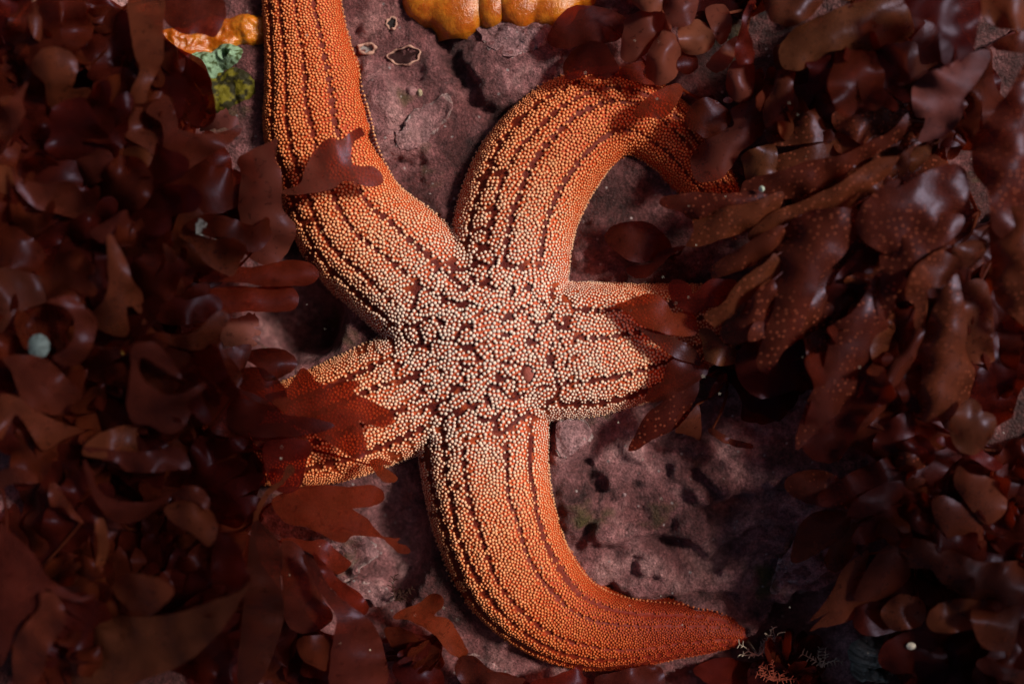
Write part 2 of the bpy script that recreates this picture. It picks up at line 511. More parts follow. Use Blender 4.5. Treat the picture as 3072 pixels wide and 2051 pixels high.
ROCKH = rock_h(SX, SY)
keep = SHB > -120
nyy, nxx = SX.shape
ii = np.arange(nxx * nyy).reshape(nyy, nxx)
kq = keep[:-1, :-1] & keep[:-1, 1:] & keep[1:, 1:] & keep[1:, :-1]
qd = np.stack([ii[:-1, :-1], ii[:-1, 1:], ii[1:, 1:], ii[1:, :-1]], -1)[kq]
used = np.unique(qd); remap = np.full(nxx * nyy, -1); remap[used] = np.arange(len(used))
sv = np.stack([SX, SY, SHB], -1).reshape(-1, 3)[used]
star = thing('sea_star', 'orange sea star with five arms, covered in cream and orange bead-like spines', 'sea star', (CX, CY, 0))
body = obj('body', mesh_np('body', sv, [remap[qd]], col=skinc.reshape(-1, 3)[used]), M['skin'], star)

def grid_at(F, x, y):
    i = np.clip((x - sx[0]) / STEP, 0, nxx - 1.001); j = np.clip((y - sy[0]) / STEP, 0, nyy - 1.001)
    i0 = i.astype(int); j0 = j.astype(int); fx = i - i0; fy = j - j0
    return (F[j0, i0] * (1 - fx) + F[j0, i0 + 1] * fx) * (1 - fy) + (F[j0 + 1, i0] * (1 - fx) + F[j0 + 1, i0 + 1] * fx) * fy

def star_top(x, y):
    h = grid_at(SHB, x, y)
    out = (x < sx[0]) | (x > sx[-1]) | (y < sy[0]) | (y > sy[-1])
    return np.where(out, -140, h)

HGY, HGX = np.gradient(SHB, STEP)
COSN = 1 / np.sqrt(1 + HGX ** 2 + HGY ** 2)
SPAC = np.interp(TIP, [0, .22, .5, .85, 1], [12.6, 11.4, 10.2, 8.4, 7.0]) * np.clip(COSN * 1.15, .6, 1)
# dart throwing
mask = (SHB > ROCKH - 2) & (SHB > -70) & (GAP < .38)
jj, ij = np.nonzero(mask)
NC = 300000
pick = RNG.integers(0, len(jj), NC)
cx_ = sx[ij[pick]] + (RNG.random(NC) - .5) * STEP; cy_ = sy[jj[pick]] + (RNG.random(NC) - .5) * STEP
cr_ = grid_at(SPAC, cx_, cy_) * .74
cells = {}; pts = []
CS = 13.0
for x, y, r in zip(cx_.tolist(), cy_.tolist(), cr_.tolist()):
    a = int(x // CS); b = int(y // CS); ok = True
    for p in (a - 1, a, a + 1):
        for q in (b - 1, b, b + 1):
            for (x2, y2, r2) in cells.get((p, q), ()):
                m_ = (r + r2) * .5
                if (x - x2) ** 2 + (y - y2) ** 2 < m_ * m_:
                    ok = False; break
            if not ok: break
        if not ok: break
    if ok:
        cells.setdefault((a, b), []).append((x, y, r)); pts.append((x, y))
P = np.array(pts)
# even the spacing out
for it in range(5):
    kd = kdtree.KDTree(len(P))
    for i, p in enumerate(P.tolist()): kd.insert((p[0], p[1], 0), i)
    kd.balance()
    rr = grid_at(SPAC, P[:, 0], P[:, 1])
    mv = np.zeros_like(P)
    pl = P.tolist(); rl = rr.tolist()
    for i, (x, y) in enumerate(pl):
        ax = ay = 0.0
        for co, j, d in kd.find_n((x, y, 0), 8):
            if j == i or d < 1e-6: continue
            q = rl[i] * 1.04 - d
            if q > 0: ax += (x - co[0]) / d * q; ay += (y - co[1]) / d * q
        mv[i] = (ax * .22, ay * .22)
    Q = P + mv
    okq = (grid_at(GAP, Q[:, 0], Q[:, 1]) < .45) & (grid_at(SHB - ROCKH, Q[:, 0], Q[:, 1]) > -3)
    P = np.where(okq[:, None], Q, P)
sp_r = grid_at(SPAC, P[:, 0], P[:, 1]) * .465
nrm = np.stack([-grid_at(HGX, P[:, 0], P[:, 1]), -grid_at(HGY, P[:, 0], P[:, 1]), np.ones(len(P))], -1)
nrm /= np.linalg.norm(nrm, axis=1)[:, None]
tip = grid_at(TIP, P[:, 0], P[:, 1])
acr = np.abs(grid_at(ST, P[:, 0], P[:, 1])); rc = np.hypot(P[:, 0] - CX, P[:, 1] - CY)
ct = np.clip(grid_at(CT, P[:, 0], P[:, 1]) + .07 * np.clip(acr - .3, 0, 1) * sstep(150, 400, rc) + RNG.normal(0, .022, len(P)), 0, 1)
spc = lerp3(ct, [(0, (.74, .58, .48)), (.20, (.75, .55, .43)), (.36, (.79, .46, .28)), (.52, (.78, .335, .150)), (.68, (.70, .215, .070)), (.84, (.50, .105, .026)), (1, (.31, .038, .010))])
spc *= RNG.uniform(.82, 1.1, len(P))[:, None]
sp_r *= RNG.uniform(.78, 1.12, len(P))
sp_p = np.stack([P[:, 0], P[:, 1], grid_at(SHB, P[:, 0], P[:, 1]) - 1.5], -1)
dr = nrm * .75 + np.array([0, 0, .25]) + RNG.normal(0, .07, (len(P), 3))
# marginal spines: a coarser fringe low along the edge of each arm
mp = []; md = []; mc = []; mr_ = []
for k, a in enumerate(ARMD):
    d = np.gradient(a[:, :2], axis=0); L = np.hypot(d[:, 0], d[:, 1])[:, None]; d = d / L
    cum = np.concatenate([[0], np.cumsum(np.hypot(np.diff(a[:, 0]), np.diff(a[:, 1])))])
    for s in np.arange(260, cum[-1] - 6, 13):
        x, y, w = [np.interp(s, cum, a[:, i]) for i in range(3)]
        tx, ty = np.interp(s, cum, d[:, 0]), np.interp(s, cum, d[:, 1])
        for sg in (-1, 1):
            nx_, ny_ = -ty * sg, tx * sg
            e = .985
            px, py = x + nx_ * w * e, y + ny_ * w * e
            o = star_top(np.array([px]), np.array([py]))[0]
            if o > w * .35: continue
            rk = rock_at(px, py)
            mp.append((px, py, max(o * .5, rk + 3))); md.append((nx_, ny_, .55)); mr_.append(random.uniform(3.4, 5.0) * (.55 + .45 * min(1, w / 120)))
            mc.append(min(1, s / ARML[k] * .9))
mp = np.array(mp); md = np.array(md); mr_ = np.array(mr_)
mcol = lerp3(np.array(mc), [(0, (.6, .38, .25)), (.5, (.56, .25, .11)), (1, (.40, .09, .03))])
sp_p = np.concatenate([sp_p, mp]); dr = np.concatenate([dr, md]); sp_r = np.concatenate([sp_r, mr_]); spc = np.concatenate([spc, mcol])
tip = np.concatenate([tip, np.array(mc)])
dr /= np.linalg.norm(dr, axis=1)[:, None]

PROF = [(.62, 0.0), (.55, .45), (.84, .78), (.93, 1.10), (.80, 1.42), (.45, 1.66)]
NSG = 6
tv = []
for j, (r, z) in enumerate(PROF):
    for i in range(NSG):
        an = 2 * math.pi * (i + .5 * (j % 2)) / NSG
        tv.append((r * math.cos(an), r * math.sin(an), z))
tv.append((0, 0, 1.74)); tv = np.array(tv)
tf = []
for j in range(len(PROF) - 1):
    for i in range(NSG):
        a = j * NSG + i; b = j * NSG + (i + 1) % NSG; c = a + NSG; d = b + NSG
        if j % 2 == 0: tf += [(a, b, c), (b, d, c)]
        else: tf += [(a, b, d), (a, d, c)]
for i in range(NSG):
    tf.append(((len(PROF) - 1) * NSG + i, (len(PROF) - 1) * NSG + (i + 1) % NSG, len(tv) - 1))
tf = np.array(tf)
hf = np.clip((tv[:, 2] - .45) / .75, 0, 1)        # stalk 0 .. head 1

def spine_mesh(name, pos, d, r, colr):
    n = len(pos)
    ref = np.where(np.abs(d[:, 2:3]) < .9, np.array([[0, 0, 1.]]), np.array([[1., 0, 0]]))
    ax = np.cross(ref, d); ax /= np.linalg.norm(ax, axis=1)[:, None]
    ay = np.cross(d, ax)
    v = (pos[:, None, :] + r[:, None, None] * (tv[None, :, 0:1] * ax[:, None, :] + tv[None, :, 1:2] * ay[:, None, :] + tv[None, :, 2:3] * d[:, None, :]))
    stalk = colr * np.array([.80, .30, .16])
    c = stalk[:, None, :] * (1 - hf[None, :, None]) + colr[:, None, :] * hf[None, :, None]
    f = (tf[None] + (np.arange(n) * len(tv))[:, None, None]).reshape(-1, 3)
    return mesh_np(name, v.reshape(-1, 3), [f], col=c.reshape(-1, 3))

order = np.argsort(np.hypot(sp_p[:, 0] - CX, sp_p[:, 1] - CY))
near, rest = order[:300], order[300:]
obj_rest = obj('spine_cover', spine_mesh('spine_cover', sp_p[rest], dr[rest], sp_r[rest], spc[rest]), M['spine'], star)
obj_rest['kind'] = 'stuff'
z1 = np.array([[0, 0, 1.]])
variants = []
for q in range(6):
    c = np.array([[.76, .62, .52]]) * (.84 + .05 * q) * np.array([[1, 1 - .012 * q, 1 - .02 * q]])
    me = spine_mesh('spine', np.zeros((1, 3)), z1, np.array([1.0]), c)
    me.materials.append(M['spine']); variants.append(me)
for n_, i in enumerate(near):
    o = bpy.data.objects.new('spine', variants[n_ * 5 % 6]); COL.objects.link(o)
    o.parent = star; o.matrix_parent_inverse = parent_inv[star.name]
    o.location = Vector(sp_p[i]) * PX
    o.rotation_mode = 'QUATERNION'; o.rotation_quaternion = Vector((0, 0, 1)).rotation_difference(Vector(dr[i]))
    o.scale = (sp_r[i],) * 3
# madreporite: smooth red button inside a ring of beads
mv = []; mf = []
zc = float(grid_at(SHB, np.array([MADR[0]]), np.array([MADR[1]]))[0])
for j in range(6):
    for i in range(20):
        r = 1 - j / 5.0; an = 2 * math.pi * i / 20
        mv.append((MADR[0] + 17 * r * math.cos(an), MADR[1] + 24 * r * math.sin(an), zc - 1 + 7 * math.sqrt(max(0, 1 - r ** 2.4))))
for j in range(5):
    for i in range(20):
        mf.append((j * 20 + i, j * 20 + (i + 1) % 20, (j + 1) * 20 + (i + 1) % 20, (j + 1) * 20 + i))
mad = obj('madreporite', mesh_np('madreporite', mv, [np.array(mf)], col=np.tile([.30, .075, .055], (len(mv), 1))), M['skin'], star)
mad['label'] = 'smooth brick red button near the edge of the disc'
print('spines', len(sp_p))

# ------------------------------------------------------------------ lumpy growths (sponges and the like)
def blob(name, lobes, mat, parent, colf, step=5, lump=5, seed=0, holes=(), warp=22, follow=True):
    """a mound: smooth union of ellipsoids (u, v, rx, ry, height) rising from the rock"""
    us = [l[0] for l in lobes]; vs_ = [l[1] for l in lobes]; R = max(max(l[2], l[3]) for l in lobes)
    X0, X1 = min(us) - R - 1536, max(us) + R - 1536
    Y0, Y1 = 1025.5 - max(vs_) - R, 1025.5 - min(vs_) + R
    x, y = np.meshgrid(np.arange(X0, X1, step), np.arange(Y0, Y1, step))
    U = x + 1536; V = 1025.5 - y
    U2 = U + warp * (N1.fbm(U / 45 + seed, V / 45, 3) - .5); V2 = V + warp * (N2.fbm(U / 45 + seed, V / 45, 3) - .5)
    es = []
    for (a, b, rx, ry, h) in lobes:
        r = np.sqrt(((U2 - a) / rx) ** 2 + ((V2 - b) / ry) ** 2)
        es.append(np.where(r < 1, h * np.sqrt(np.clip(1 - r ** 2.2, 0, 1)), -(r - 1) * min(rx, ry) * 2))
    mx = np.max(es, 0); k = 5.0
    h = mx + k * np.log(sum(np.exp(np.clip((e - mx) / k, -40, 0)) for e in es))
    for (a, b, r, d) in holes:
        q = np.hypot(U2 - a, (V2 - b) * 1.25)
        h = h - d * sstep(r, r * .55, q) + 7 * sstep(r * .75, r * 1.05, q) * sstep(r * 1.9, r * 1.1, q)
    h = h + np.where(h > 3, lump * (N3.fbm(U / 16, V / 16, 3) - .5), 0)
    keep_ = h > (-22 if follow else -60)
    n2, n1 = x.shape; ix = np.arange(n1 * n2).reshape(n2, n1)
    kq_ = keep_[:-1, :-1] & keep_[:-1, 1:] & keep_[1:, 1:] & keep_[1:, :-1]
    q4 = np.stack([ix[:-1, :-1], ix[:-1, 1:], ix[1:, 1:], ix[1:, :-1]], -1)[kq_]
    us_ = np.unique(q4); rm = np.full(n1 * n2, -1); rm[us_] = np.arange(len(us_))
    # follow the broad lie of the rock, not its roughness
    base = np.mean([rock_at(a - 1536, 1025.5 - b) for (a, b, *_) in lobes])
    rk = rock_h(x, y)
    z = np.maximum(h + base * .4 + rk * .6, rk + h)
    if not follow: z = h + base + 6
    c = colf(U, V, h).reshape(-1, 3)[us_]
    return obj(name, mesh_np(name, np.stack([x, y, z], -1).reshape(-1, 3)[us_], [rm[q4]], col=c), mat, parent)

def flat(c):
    return lambda U, V, h: np.tile(np.array(c), U.shape + (1,)) * (.75 + .5 * N1.fbm(U / 30, V / 30, 3))[..., None]

def c2(ca, cb, f):
    return lambda U, V, h: (np.array(ca) * (1 - f(U, V))[..., None] + np.array(cb) * f(U, V)[..., None])

t = thing('orange_sponge', 'glossy orange lobed sponge cushion at the top edge of the rock', 'sponge', (-60, 1010, rock_at(-60, 1010)))
oc = c2((.40, .092, .003), (.50, .155, .008), lambda U, V: sstep(.4, .62, N2.fbm(U / 40, V / 40, 3)))
blob('lobe', [(1290, -12, 84, 84, 44), (1375, 16, 92, 100, 54), (1250, -50, 60, 60, 30)], M['sponge'], t, oc, 5, 1.5, 1, warp=10, follow=False)
blob('lobe', [(1473, 22, 48, 66, 46)], M['sponge'], t, oc, 4, 1.5, 2, warp=8, follow=False)
blob('lobe', [(1556, -2, 76, 98, 50), (1650, 0, 90, 84, 44), (1730, -30, 60, 60, 28)], M['sponge'], t, oc, 5, 1.5, 3, warp=14, follow=False)

t = thing('encrusting_sponge', 'orange, pale green and yellow encrusting sponge left of the upper arm', 'sponge', (640 - 1536, 1025.5 - 190, rock_at(640 - 1536, 1025.5 - 190)))
blob('orange_crust', [(560, 140, 80, 46, 22), (650, 105, 80, 56, 24), (740, 90, 70, 46, 26), (590, 185, 60, 40, 18)], M['sponge'], t, oc, 4, 7, 5)
blob('pale_mound', [(620, 198, 50, 40, 30), (686, 172, 48, 34, 36), (630, 226, 30, 24, 22)], M['crust'], t,
     c2((.22, .35, .22), (.06, .085, .03), lambda U, V: sstep(.50, .62, N2.fbm(U / 9, V / 9, 3))), 3.5, 4, 6, holes=[(686, 173, 17, 34)], warp=16)
blob('yellow_crust', [(600, 262, 60, 40, 32), (585, 240, 40, 30, 26), (640, 310, 56, 34, 30), (700, 260, 70, 50, 20)], M['crust'], t,
     c2((.13, .11, .010), (.025, .022, .008), lambda U, V: sstep(.44, .58, N2.fbm(U / 14, V / 14, 3))), 4, 9, 8)

t = thing('pale_sponge', 'small pale grey green sponge ball with twiggy fringe at the bottom', 'sponge', (2600 - 1536, 1025.5 - 1955, -100))
pc = c2((.33, .36, .28), (.12, .13, .10), lambda U, V: sstep(.45, .6, N1.fbm(U / 10, V / 10, 3)))
blob('ball', [(2602, 1958, 50, 46, 92), (2632, 1960, 26, 34, 70)], M['crust'], t, pc, 3.5, 10, 3)
blob('lobe', [(2608, 2012, 46, 24, 80), (2580, 2020, 20, 20, 60)], M['crust'], t, pc, 3.5, 9, 4)

# pale rims of bored holes, knobs and small shells on the crust
def ring_mesh(u, v, rx, ry, tube, wob, seed, dz=4):
    r = random.Random(seed); ph = [r.uniform(0, 6.28) for _ in range(4)]
    n, m = 44, 6; vv = []; ff = []
    for i in range(n):
        a = 2 * math.pi * i / n
        k = 1 + wob * (math.sin(2 * a + ph[0]) * .5 + math.sin(3 * a + ph[1]) * .5 + .4 * math.sin(7 * a + ph[2]))
        tb = tube * (1 + .35 * math.sin(5 * a + ph[3]))
        for j in range(m):
            b = 2 * math.pi * j / m
            x = u - 1536 + (rx * k + tb * math.cos(b)) * math.cos(a); y = 1025.5 - v + (ry * k + tb * math.cos(b)) * math.sin(a)
            vv.append([x, y, 0, tb * math.sin(b) * 1.6])
    vv = np.array(vv); z = rock_h(vv[:, 0], vv[:, 1])
    z = z.reshape(n, m).mean(1, keepdims=True).repeat(m, 1).ravel() + dz
    for i in range(n):
        for j in range(m):
            ff.append((i * m + j, ((i + 1) % n) * m + j, ((i + 1) % n) * m + (j + 1) % m, i * m + (j + 1) % m))
    return mesh_np('burrow_rim', np.stack([vv[:, 0], vv[:, 1], z + vv[:, 3]], -1), [np.array(ff)], col=np.tile([.45, .25, .19], (len(vv), 1)))
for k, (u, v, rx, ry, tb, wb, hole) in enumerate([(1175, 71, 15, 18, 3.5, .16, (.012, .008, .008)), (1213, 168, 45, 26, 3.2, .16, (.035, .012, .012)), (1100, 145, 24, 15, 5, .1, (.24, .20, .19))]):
    o = obj('burrow_rim', ring_mesh(u, v, rx, ry, tb, wb, k), M['crust'], rock)
    # disc laid on the rock; the dark colours paint the shade down the hole
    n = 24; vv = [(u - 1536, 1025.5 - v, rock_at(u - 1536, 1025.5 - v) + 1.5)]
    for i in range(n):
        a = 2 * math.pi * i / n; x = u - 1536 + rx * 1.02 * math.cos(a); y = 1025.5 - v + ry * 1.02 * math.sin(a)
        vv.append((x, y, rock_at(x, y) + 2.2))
    obj('burrow_disc', mesh_np('burrow_disc', vv, [np.array([(0, i + 1, (i + 1) % n + 1) for i in range(n)])], col=np.tile(hole, (len(vv), 1))), M['crust'], rock)

def limpet(label, cat, name, u, v, z, rx, ry, h, colr, seed=0, group=None):
    r = random.Random(seed); n = 22; vv = []; ff = []; x0, y0 = w_of(u, v, z)
    b0 = rock_at(x0, y0) if z == 0 else z
    for j in range(7):
        q = 1 - j / 6.0
        for i in range(n):
            a = 2 * math.pi * i / n; rib = 1 + .05 * (i % 2)
            vv.append((x0 + rx * q * rib * math.cos(a), y0 + ry * q * rib * math.sin(a), b0 - 4 + h * (1 - q ** 1.5)))
    for j in range(6):
        for i in range(n):
            ff.append((j * n + i, j * n + (i + 1) % n, (j + 1) * n + (i + 1) % n, (j + 1) * n + i))
    c = np.array([np.array(colr) * (1 - .3 * (k % n % 3 == 0)) for k in range(len(vv))])
    o = obj(name, mesh_np(name, vv, [np.array(ff)], col=c), M['crust'])
    return tag(o, label, cat, group)
limpet('small pinkish limpet beside the ragged bored hole on the rock', 'limpet', 'limpet', 1232, 276, 0, 20, 18, 22, (.30, .15, .15), 1)
limpet('tiny cream tipped barnacle to the right of the pink limpet', 'barnacle', 'barnacle', 1258, 278, 0, 11, 13, 18, (.42, .34, .22), 2)
limpet('tiny pale barnacle on the dark rock right of the lower arm', 'barnacle', 'barnacle', 1870, 1480, 0, 9, 9, 11, (.3, .2, .2), 3)

# ------------------------------------------------------------------ seaweed
def catmull(p, sub):
    p = np.array(p, float); n = len(p); out = []
    for i in range(n):
        p0, p1, p2, p3 = p[i - 1], p[i], p[(i + 1) % n], p[(i + 2) % n]
        for k in range(sub):
            f = k / sub
            out.append(.5 * ((2 * p1) + (-p0 + p2) * f + (2 * p0 - 5 * p1 + 4 * p2 - p3) * f * f + (-p0 + 3 * p1 - 3 * p2 + p3) * f ** 3))
    return np.array(out)

def area2(p):
    return .5 * abs(np.sum(p[:, 0] * np.roll(p[:, 1], -1) - p[:, 1] * np.roll(p[:, 0], -1)))

BID = [0]
def blade_mesh(outline, base, tipp, z0, z1, arch=20, ruf=12, cup=0, thick=1.6, wob=2.0, lie=True, resolution=1.0, hug=9):
    """outline (photograph pixels) -> a thin curved sheet with two faces and a rim; z0 at base, z1 at tip"""
    BID[0] += 1; sd_ = BID[0] * 7.13
    o = catmull(outline, 5)
    if lie and hug == 9: ruf *= 1.15; cup *= 1.2; wob *= 1.5
    for i in range(len(o)):
        o[i, 0] += wob * mnoise.noise((o[i, 0] / 17, o[i, 1] / 17, sd_)); o[i, 1] += wob * mnoise.noise((o[i, 0] / 17, o[i, 1] / 17, sd_ + 50))
    ar = area2(o)
    sp = max(9.0, math.sqrt(ar) / 13) / resolution
    # interior points on a jittered lattice
    lo = o.min(0); hi = o.max(0)
    gx_ = np.arange(lo[0] + sp * .5, hi[0], sp); gy_ = np.arange(lo[1] + sp * .5, hi[1], sp * .87)
    A, B = np.meshgrid(gx_, gy_); A = A + (np.arange(len(gy_)) % 2)[:, None] * sp * .5
    A = A.ravel(); B = B.ravel()
    ins = in_poly(A, B, o.tolist())
    A, B = A[ins], B[ins]
    if len(A):
        dmin = np.min(np.hypot(A[:, None] - o[None, :, 0], B[:, None] - o[None, :, 1]), 1)
        A, B = A[dmin > sp * .45], B[dmin > sp * .45]
    vin = [Vector(p) for p in o.tolist()] + [Vector((a, b)) for a, b in zip(A.tolist(), B.tolist())]
    n = len(o)
    res = delaunay_2d_cdt(vin, [(i, (i + 1) % n) for i in range(n)], [], 1, 1e-4, False)
    v2 = np.array([(p.x, p.y) for p in res[0]])
    tri = np.array([f for f in res[2] if len(f) == 3])
    ce = v2[tri].mean(1)
    tri = tri[in_poly(ce[:, 0], ce[:, 1], o.tolist())]
    us_ = np.unique(tri); rm_ = np.full(len(v2), -1); rm_[us_] = np.arange(len(us_)); v2 = v2[us_]; tri = rm_[tri]
    b = np.array(base, float); ax = np.array(tipp, float) - b; L = np.hypot(*ax) + 1e-6
    al = ((v2 - b) @ ax) / (L * L); la = ((v2 - b) @ np.array([-ax[1], ax[0]])) / L
    wd = np.percentile(np.abs(la), 92) + 1e-6; lb = la / wd
    ac = np.clip(al, -.2, 1.2)
    z = z0 + (z1 - z0) * ac + arch * 4 * ac * (1 - ac) + cup * lb ** 2
    fr = 2 * math.pi * (L / 150)
    ph = sd_
    z = z + ruf * np.abs(lb) ** 1.5 * np.sin(fr * al * 1.3 + ph + 1.7 * np.sign(lb))
    z = z + np.array([ruf * .9 * mnoise.noise((p[0] / 95, p[1] / 95, sd_)) + ruf * .22 * mnoise.noise((p[0] / 40, p[1] / 40, sd_)) for p in v2.tolist()])
    if lie:
        for _ in range(2):
            x, y = w_of(v2[:, 0], v2[:, 1], z)
            fl = np.maximum(np.maximum(star_top(x, y) + 22, rock_h(x, y) + hug), -400)
            z = np.where(z < fl, fl, z)
    x, y = w_of(v2[:, 0], v2[:, 1], z)
    top = np.stack([x, y, z], -1)
    fn = np.cross(top[tri[:, 1]] - top[tri[:, 0]], top[tri[:, 2]] - top[tri[:, 0]])
    if fn[:, 2].sum() < 0: tri = tri[:, ::-1]; fn = -fn
    vn = np.zeros_like(top)
    for k in range(3): np.add.at(vn, tri[:, k], fn)
    vn /= np.linalg.norm(vn, axis=1)[:, None] + 1e-9
    bot = top - vn * thick
    m = len(top)
    e = np.concatenate([tri[:, [0, 1]], tri[:, [1, 2]], tri[:, [2, 0]]])
    key = np.sort(e, 1); _, first, cnt = np.unique(key, axis=0, return_index=True, return_counts=True)
    be = e[first[cnt == 1]]
    # the rim has vertices of its own so that the faces stay flat right up to the cut edge
    bv = np.unique(be); bm_ = np.full(m, -1); bm_[bv] = np.arange(len(bv)); k = len(bv)
    rim = np.stack([bm_[be[:, 1]], bm_[be[:, 0]], bm_[be[:, 0]] + k, bm_[be[:, 1]] + k], -1) + 2 * m
    return mesh_np('blade', np.concatenate([top, bot, top[bv], bot[bv]]), [tri, tri[:, ::-1] + m, rim])

def tube_mesh(name, pts, radii, seg=7):
    pts = [Vector(p) for p in pts]; vv = []; ff = []
    for i, p in enumerate(pts):
        d = (pts[min(i + 1, len(pts) - 1)] - pts[max(i - 1, 0)]).normalized()
        a = d.orthogonal().normalized(); b = d.cross(a)
        for j in range(seg):
            t_ = 2 * math.pi * j / seg
            vv.append(p + (a * math.cos(t_) + b * math.sin(t_)) * radii[i])
    for i in range(len(pts) - 1):
        for j in range(seg):
            ff.append((i * seg + j, i * seg + (j + 1) % seg, (i + 1) * seg + (j + 1) % seg, (i + 1) * seg + j))
    return mesh_np(name, [tuple(v) for v in vv], [np.array(ff)])

def stipe(p0, p1, r0, r1, mat, parent, name='stipe'):
    p0 = Vector(p0); p1 = Vector(p1); n = 9; L = (p1 - p0).length
    side = Vector((random.uniform(-1, 1), random.uniform(-1, 1), 0)) * L * .10
    pts = [p0.lerp(p1, i / (n - 1)) + side * math.sin(math.pi * i / (n - 1)) for i in range(n)]
    return obj(name, tube_mesh(name, pts, [r0 + (r1 - r0) * i / (n - 1) for i in range(n)]), mat, parent)

REG = {'A': (0, 0), 'B': (750, 0), 'C': (1500, 0), 'D': (2250, 0), 'E': (0, 650), 'F': (750, 650), 'G': (1500, 650), 'H': (2250, 650),
       'I': (0, 1350), 'J': (750, 1350), 'K': (1500, 1350), 'M': (2250, 1350)}
def outl(s):
    """'A x,y x,y ...': points measured on a 2.24 times enlarged window of the photograph"""
    w = s.split(); ox, oy = REG[w[0]]
    return [(ox + float(p.split(',')[0]) / 2.24, oy + float(p.split(',')[1]) / 2.24) for p in w[1:]]

CLEAR = [(700, -50), (1640, -50), (1620, 150), (1900, 200), (2060, 330), (2120, 560), (2000, 640), (2080, 820), (2030, 1000), (2050, 1200),
         (1950, 1380), (2200, 1330), (2360, 1500), (2450, 1700), (2300, 1850), (2250, 1990), (1700, 2030), (1400, 1960), (1150, 1730), (1020, 1620),
         (1080, 1500), (1150, 1400), (1140, 1250), (960, 1130), (800, 1150), (740, 1000), (880, 850), (850, 650), (800, 430), (690, 330)]

def fill_outline(u, v, ang, L, W, rnd, strap=False):
    """a made-up blade: wedge that widens, ending in one to four rounded or pointed lobes"""
    nl = rnd.choice([1, 2, 2, 3, 3, 4])
    ptsL = [(0, -.10), (.18, -.16), (.40, -.42 * rnd.uniform(.7, 1.1)), (.58, -.60 * rnd.uniform(.8, 1.2))]
    if strap:       # long feathery strap with side lobes
        nl = rnd.choice([1, 1, 2]); W = W * .62
        ptsL = [(0, -.12), (.15, -.22), (.28, -.5), (.36, -.62 * rnd.uniform(.8, 1.4)), (.44, -.5), (.55, -.7 * rnd.uniform(.8, 1.3)), (.66, -.62)]
    ptsR = [(x, -y * rnd.uniform(.85, 1.15)) for x, y in ptsL]
    tips = []
    for k in range(nl):
        c = -.55 + 1.1 * (k + .5) / nl; hw_ = .50 / nl; ln = rnd.uniform(.86, 1.08) - .12 * abs(c)
        tips += [(.74, c - hw_), (ln - .06, c - hw_ * .75), (ln, c), (ln - .06, c + hw_ * .75), (.74, c + hw_)]
        if k < nl - 1: tips.append((rnd.uniform(.52, .66), c + hw_ * 1.05))
    pl = ptsL + tips + ptsR[::-1]
    bend = rnd.uniform(-.5, .5)
    out = []
    for (a, b) in pl:
        an = ang + bend * a; an2 = ang + bend * a * .5
        cx0 = u + a * L * math.cos(an2); cy0 = v + a * L * math.sin(an2)
        out.append((cx0 - b * W * math.sin(an), cy0 + b * W * math.cos(an)))
    tp = (u + L * math.cos(ang + bend * .5), v + L * math.sin(ang + bend * .5))
    return out, tp

def far_point(o):
    p = np.array(o); i = int(np.argmax(np.hypot(p[:, 0] - p[0, 0], p[:, 1] - p[0, 1])))
    return tuple(p[i])

def plant(label, root, blades, mat='brown', fill=0, fang=(0, 360), flen=(170, 420), fz=(30, 250), fmat=None, name='red_alga', cat='seaweed', group=None, strap=False):
    """root (u, v) on the rock; blades: (outline string, base index, z0, z1, options)"""
    rnd = random.Random(hash(label) % 100003 if False else sum(ord(c) * (i + 1) for i, c in enumerate(label)))
    x, y = root[0] - 1536, 1025.5 - root[1]
    rz = rock_at(x, y) - 3
    t_ = thing(name, label, cat, (x, y, rz), group)
    # holdfast: a small disc-footed cone gripping the rock
    obj('holdfast', tube_mesh('holdfast', [(x, y, rz - 4), (x, y, rz + 5), (x, y, rz + 14), (x, y, rz + 24)], [20, 15, 8, 5], 9), M[mat], t_)
    for bl in blades:
        s, bi, z0, z1 = bl[:4]; op = dict(bl[4]) if len(bl) > 4 else {}
        o = outl(s); o = o[bi:] + o[:bi]
        mm = op.pop('mat', mat); tipq = op.pop('tip', None)
        tp = tipq or far_point(o)
        me = blade_mesh(o, o[0], tp, z0, z1, **op)
        obj('blade', me, M[mm], t_)
        # join it to the holdfast by a stipe ending just inside the blade's base
        p = np.array(o); c = p.mean(0); q = p[0] + (c - p[0]) * .10
        v0 = np.zeros(len(me.vertices) * 3, np.float32); me.vertices.foreach_get('co', v0); v0 = v0.reshape(-1, 3) / PX
        bx, by = w_of(q[0], q[1], z0)
        k = int(np.argmin(np.hypot(v0[:, 0] - bx, v0[:, 1] - by)))
        tz = v0[k]
        stipe((x, y, rz + 15), (tz[0], tz[1], tz[2] - 3), 5.5, 3.2, M[mm], t_)
    made = 0; tries = 0
    fill = int(fill * (1.0 if strap else 1.8))
    while made < fill and tries < fill * 14:
        tries += 1
        an = math.radians(rnd.uniform(*fang)); L = rnd.uniform(*flen); W = L * rnd.uniform(.35, .62)
        o, tp = fill_outline(root[0], root[1], an, L, W, rnd, strap and rnd.random() < .75)
        pa = np.array(o)
        if in_poly(pa[:, 0], pa[:, 1], CLEAR).any(): continue
        z0 = rz + rnd.uniform(12, 30); z1 = rz + rnd.uniform(*fz) * (.5 if strap else 1)
        me = blade_mesh(o, (root[0], root[1]), tp, z0, z1, arch=rnd.uniform(0, 60), ruf=rnd.uniform(10, 34), cup=rnd.uniform(-50, 50), resolution=.8)
        obj('blade', me, M[fmat or mat], t_)
        made += 1
    return t_

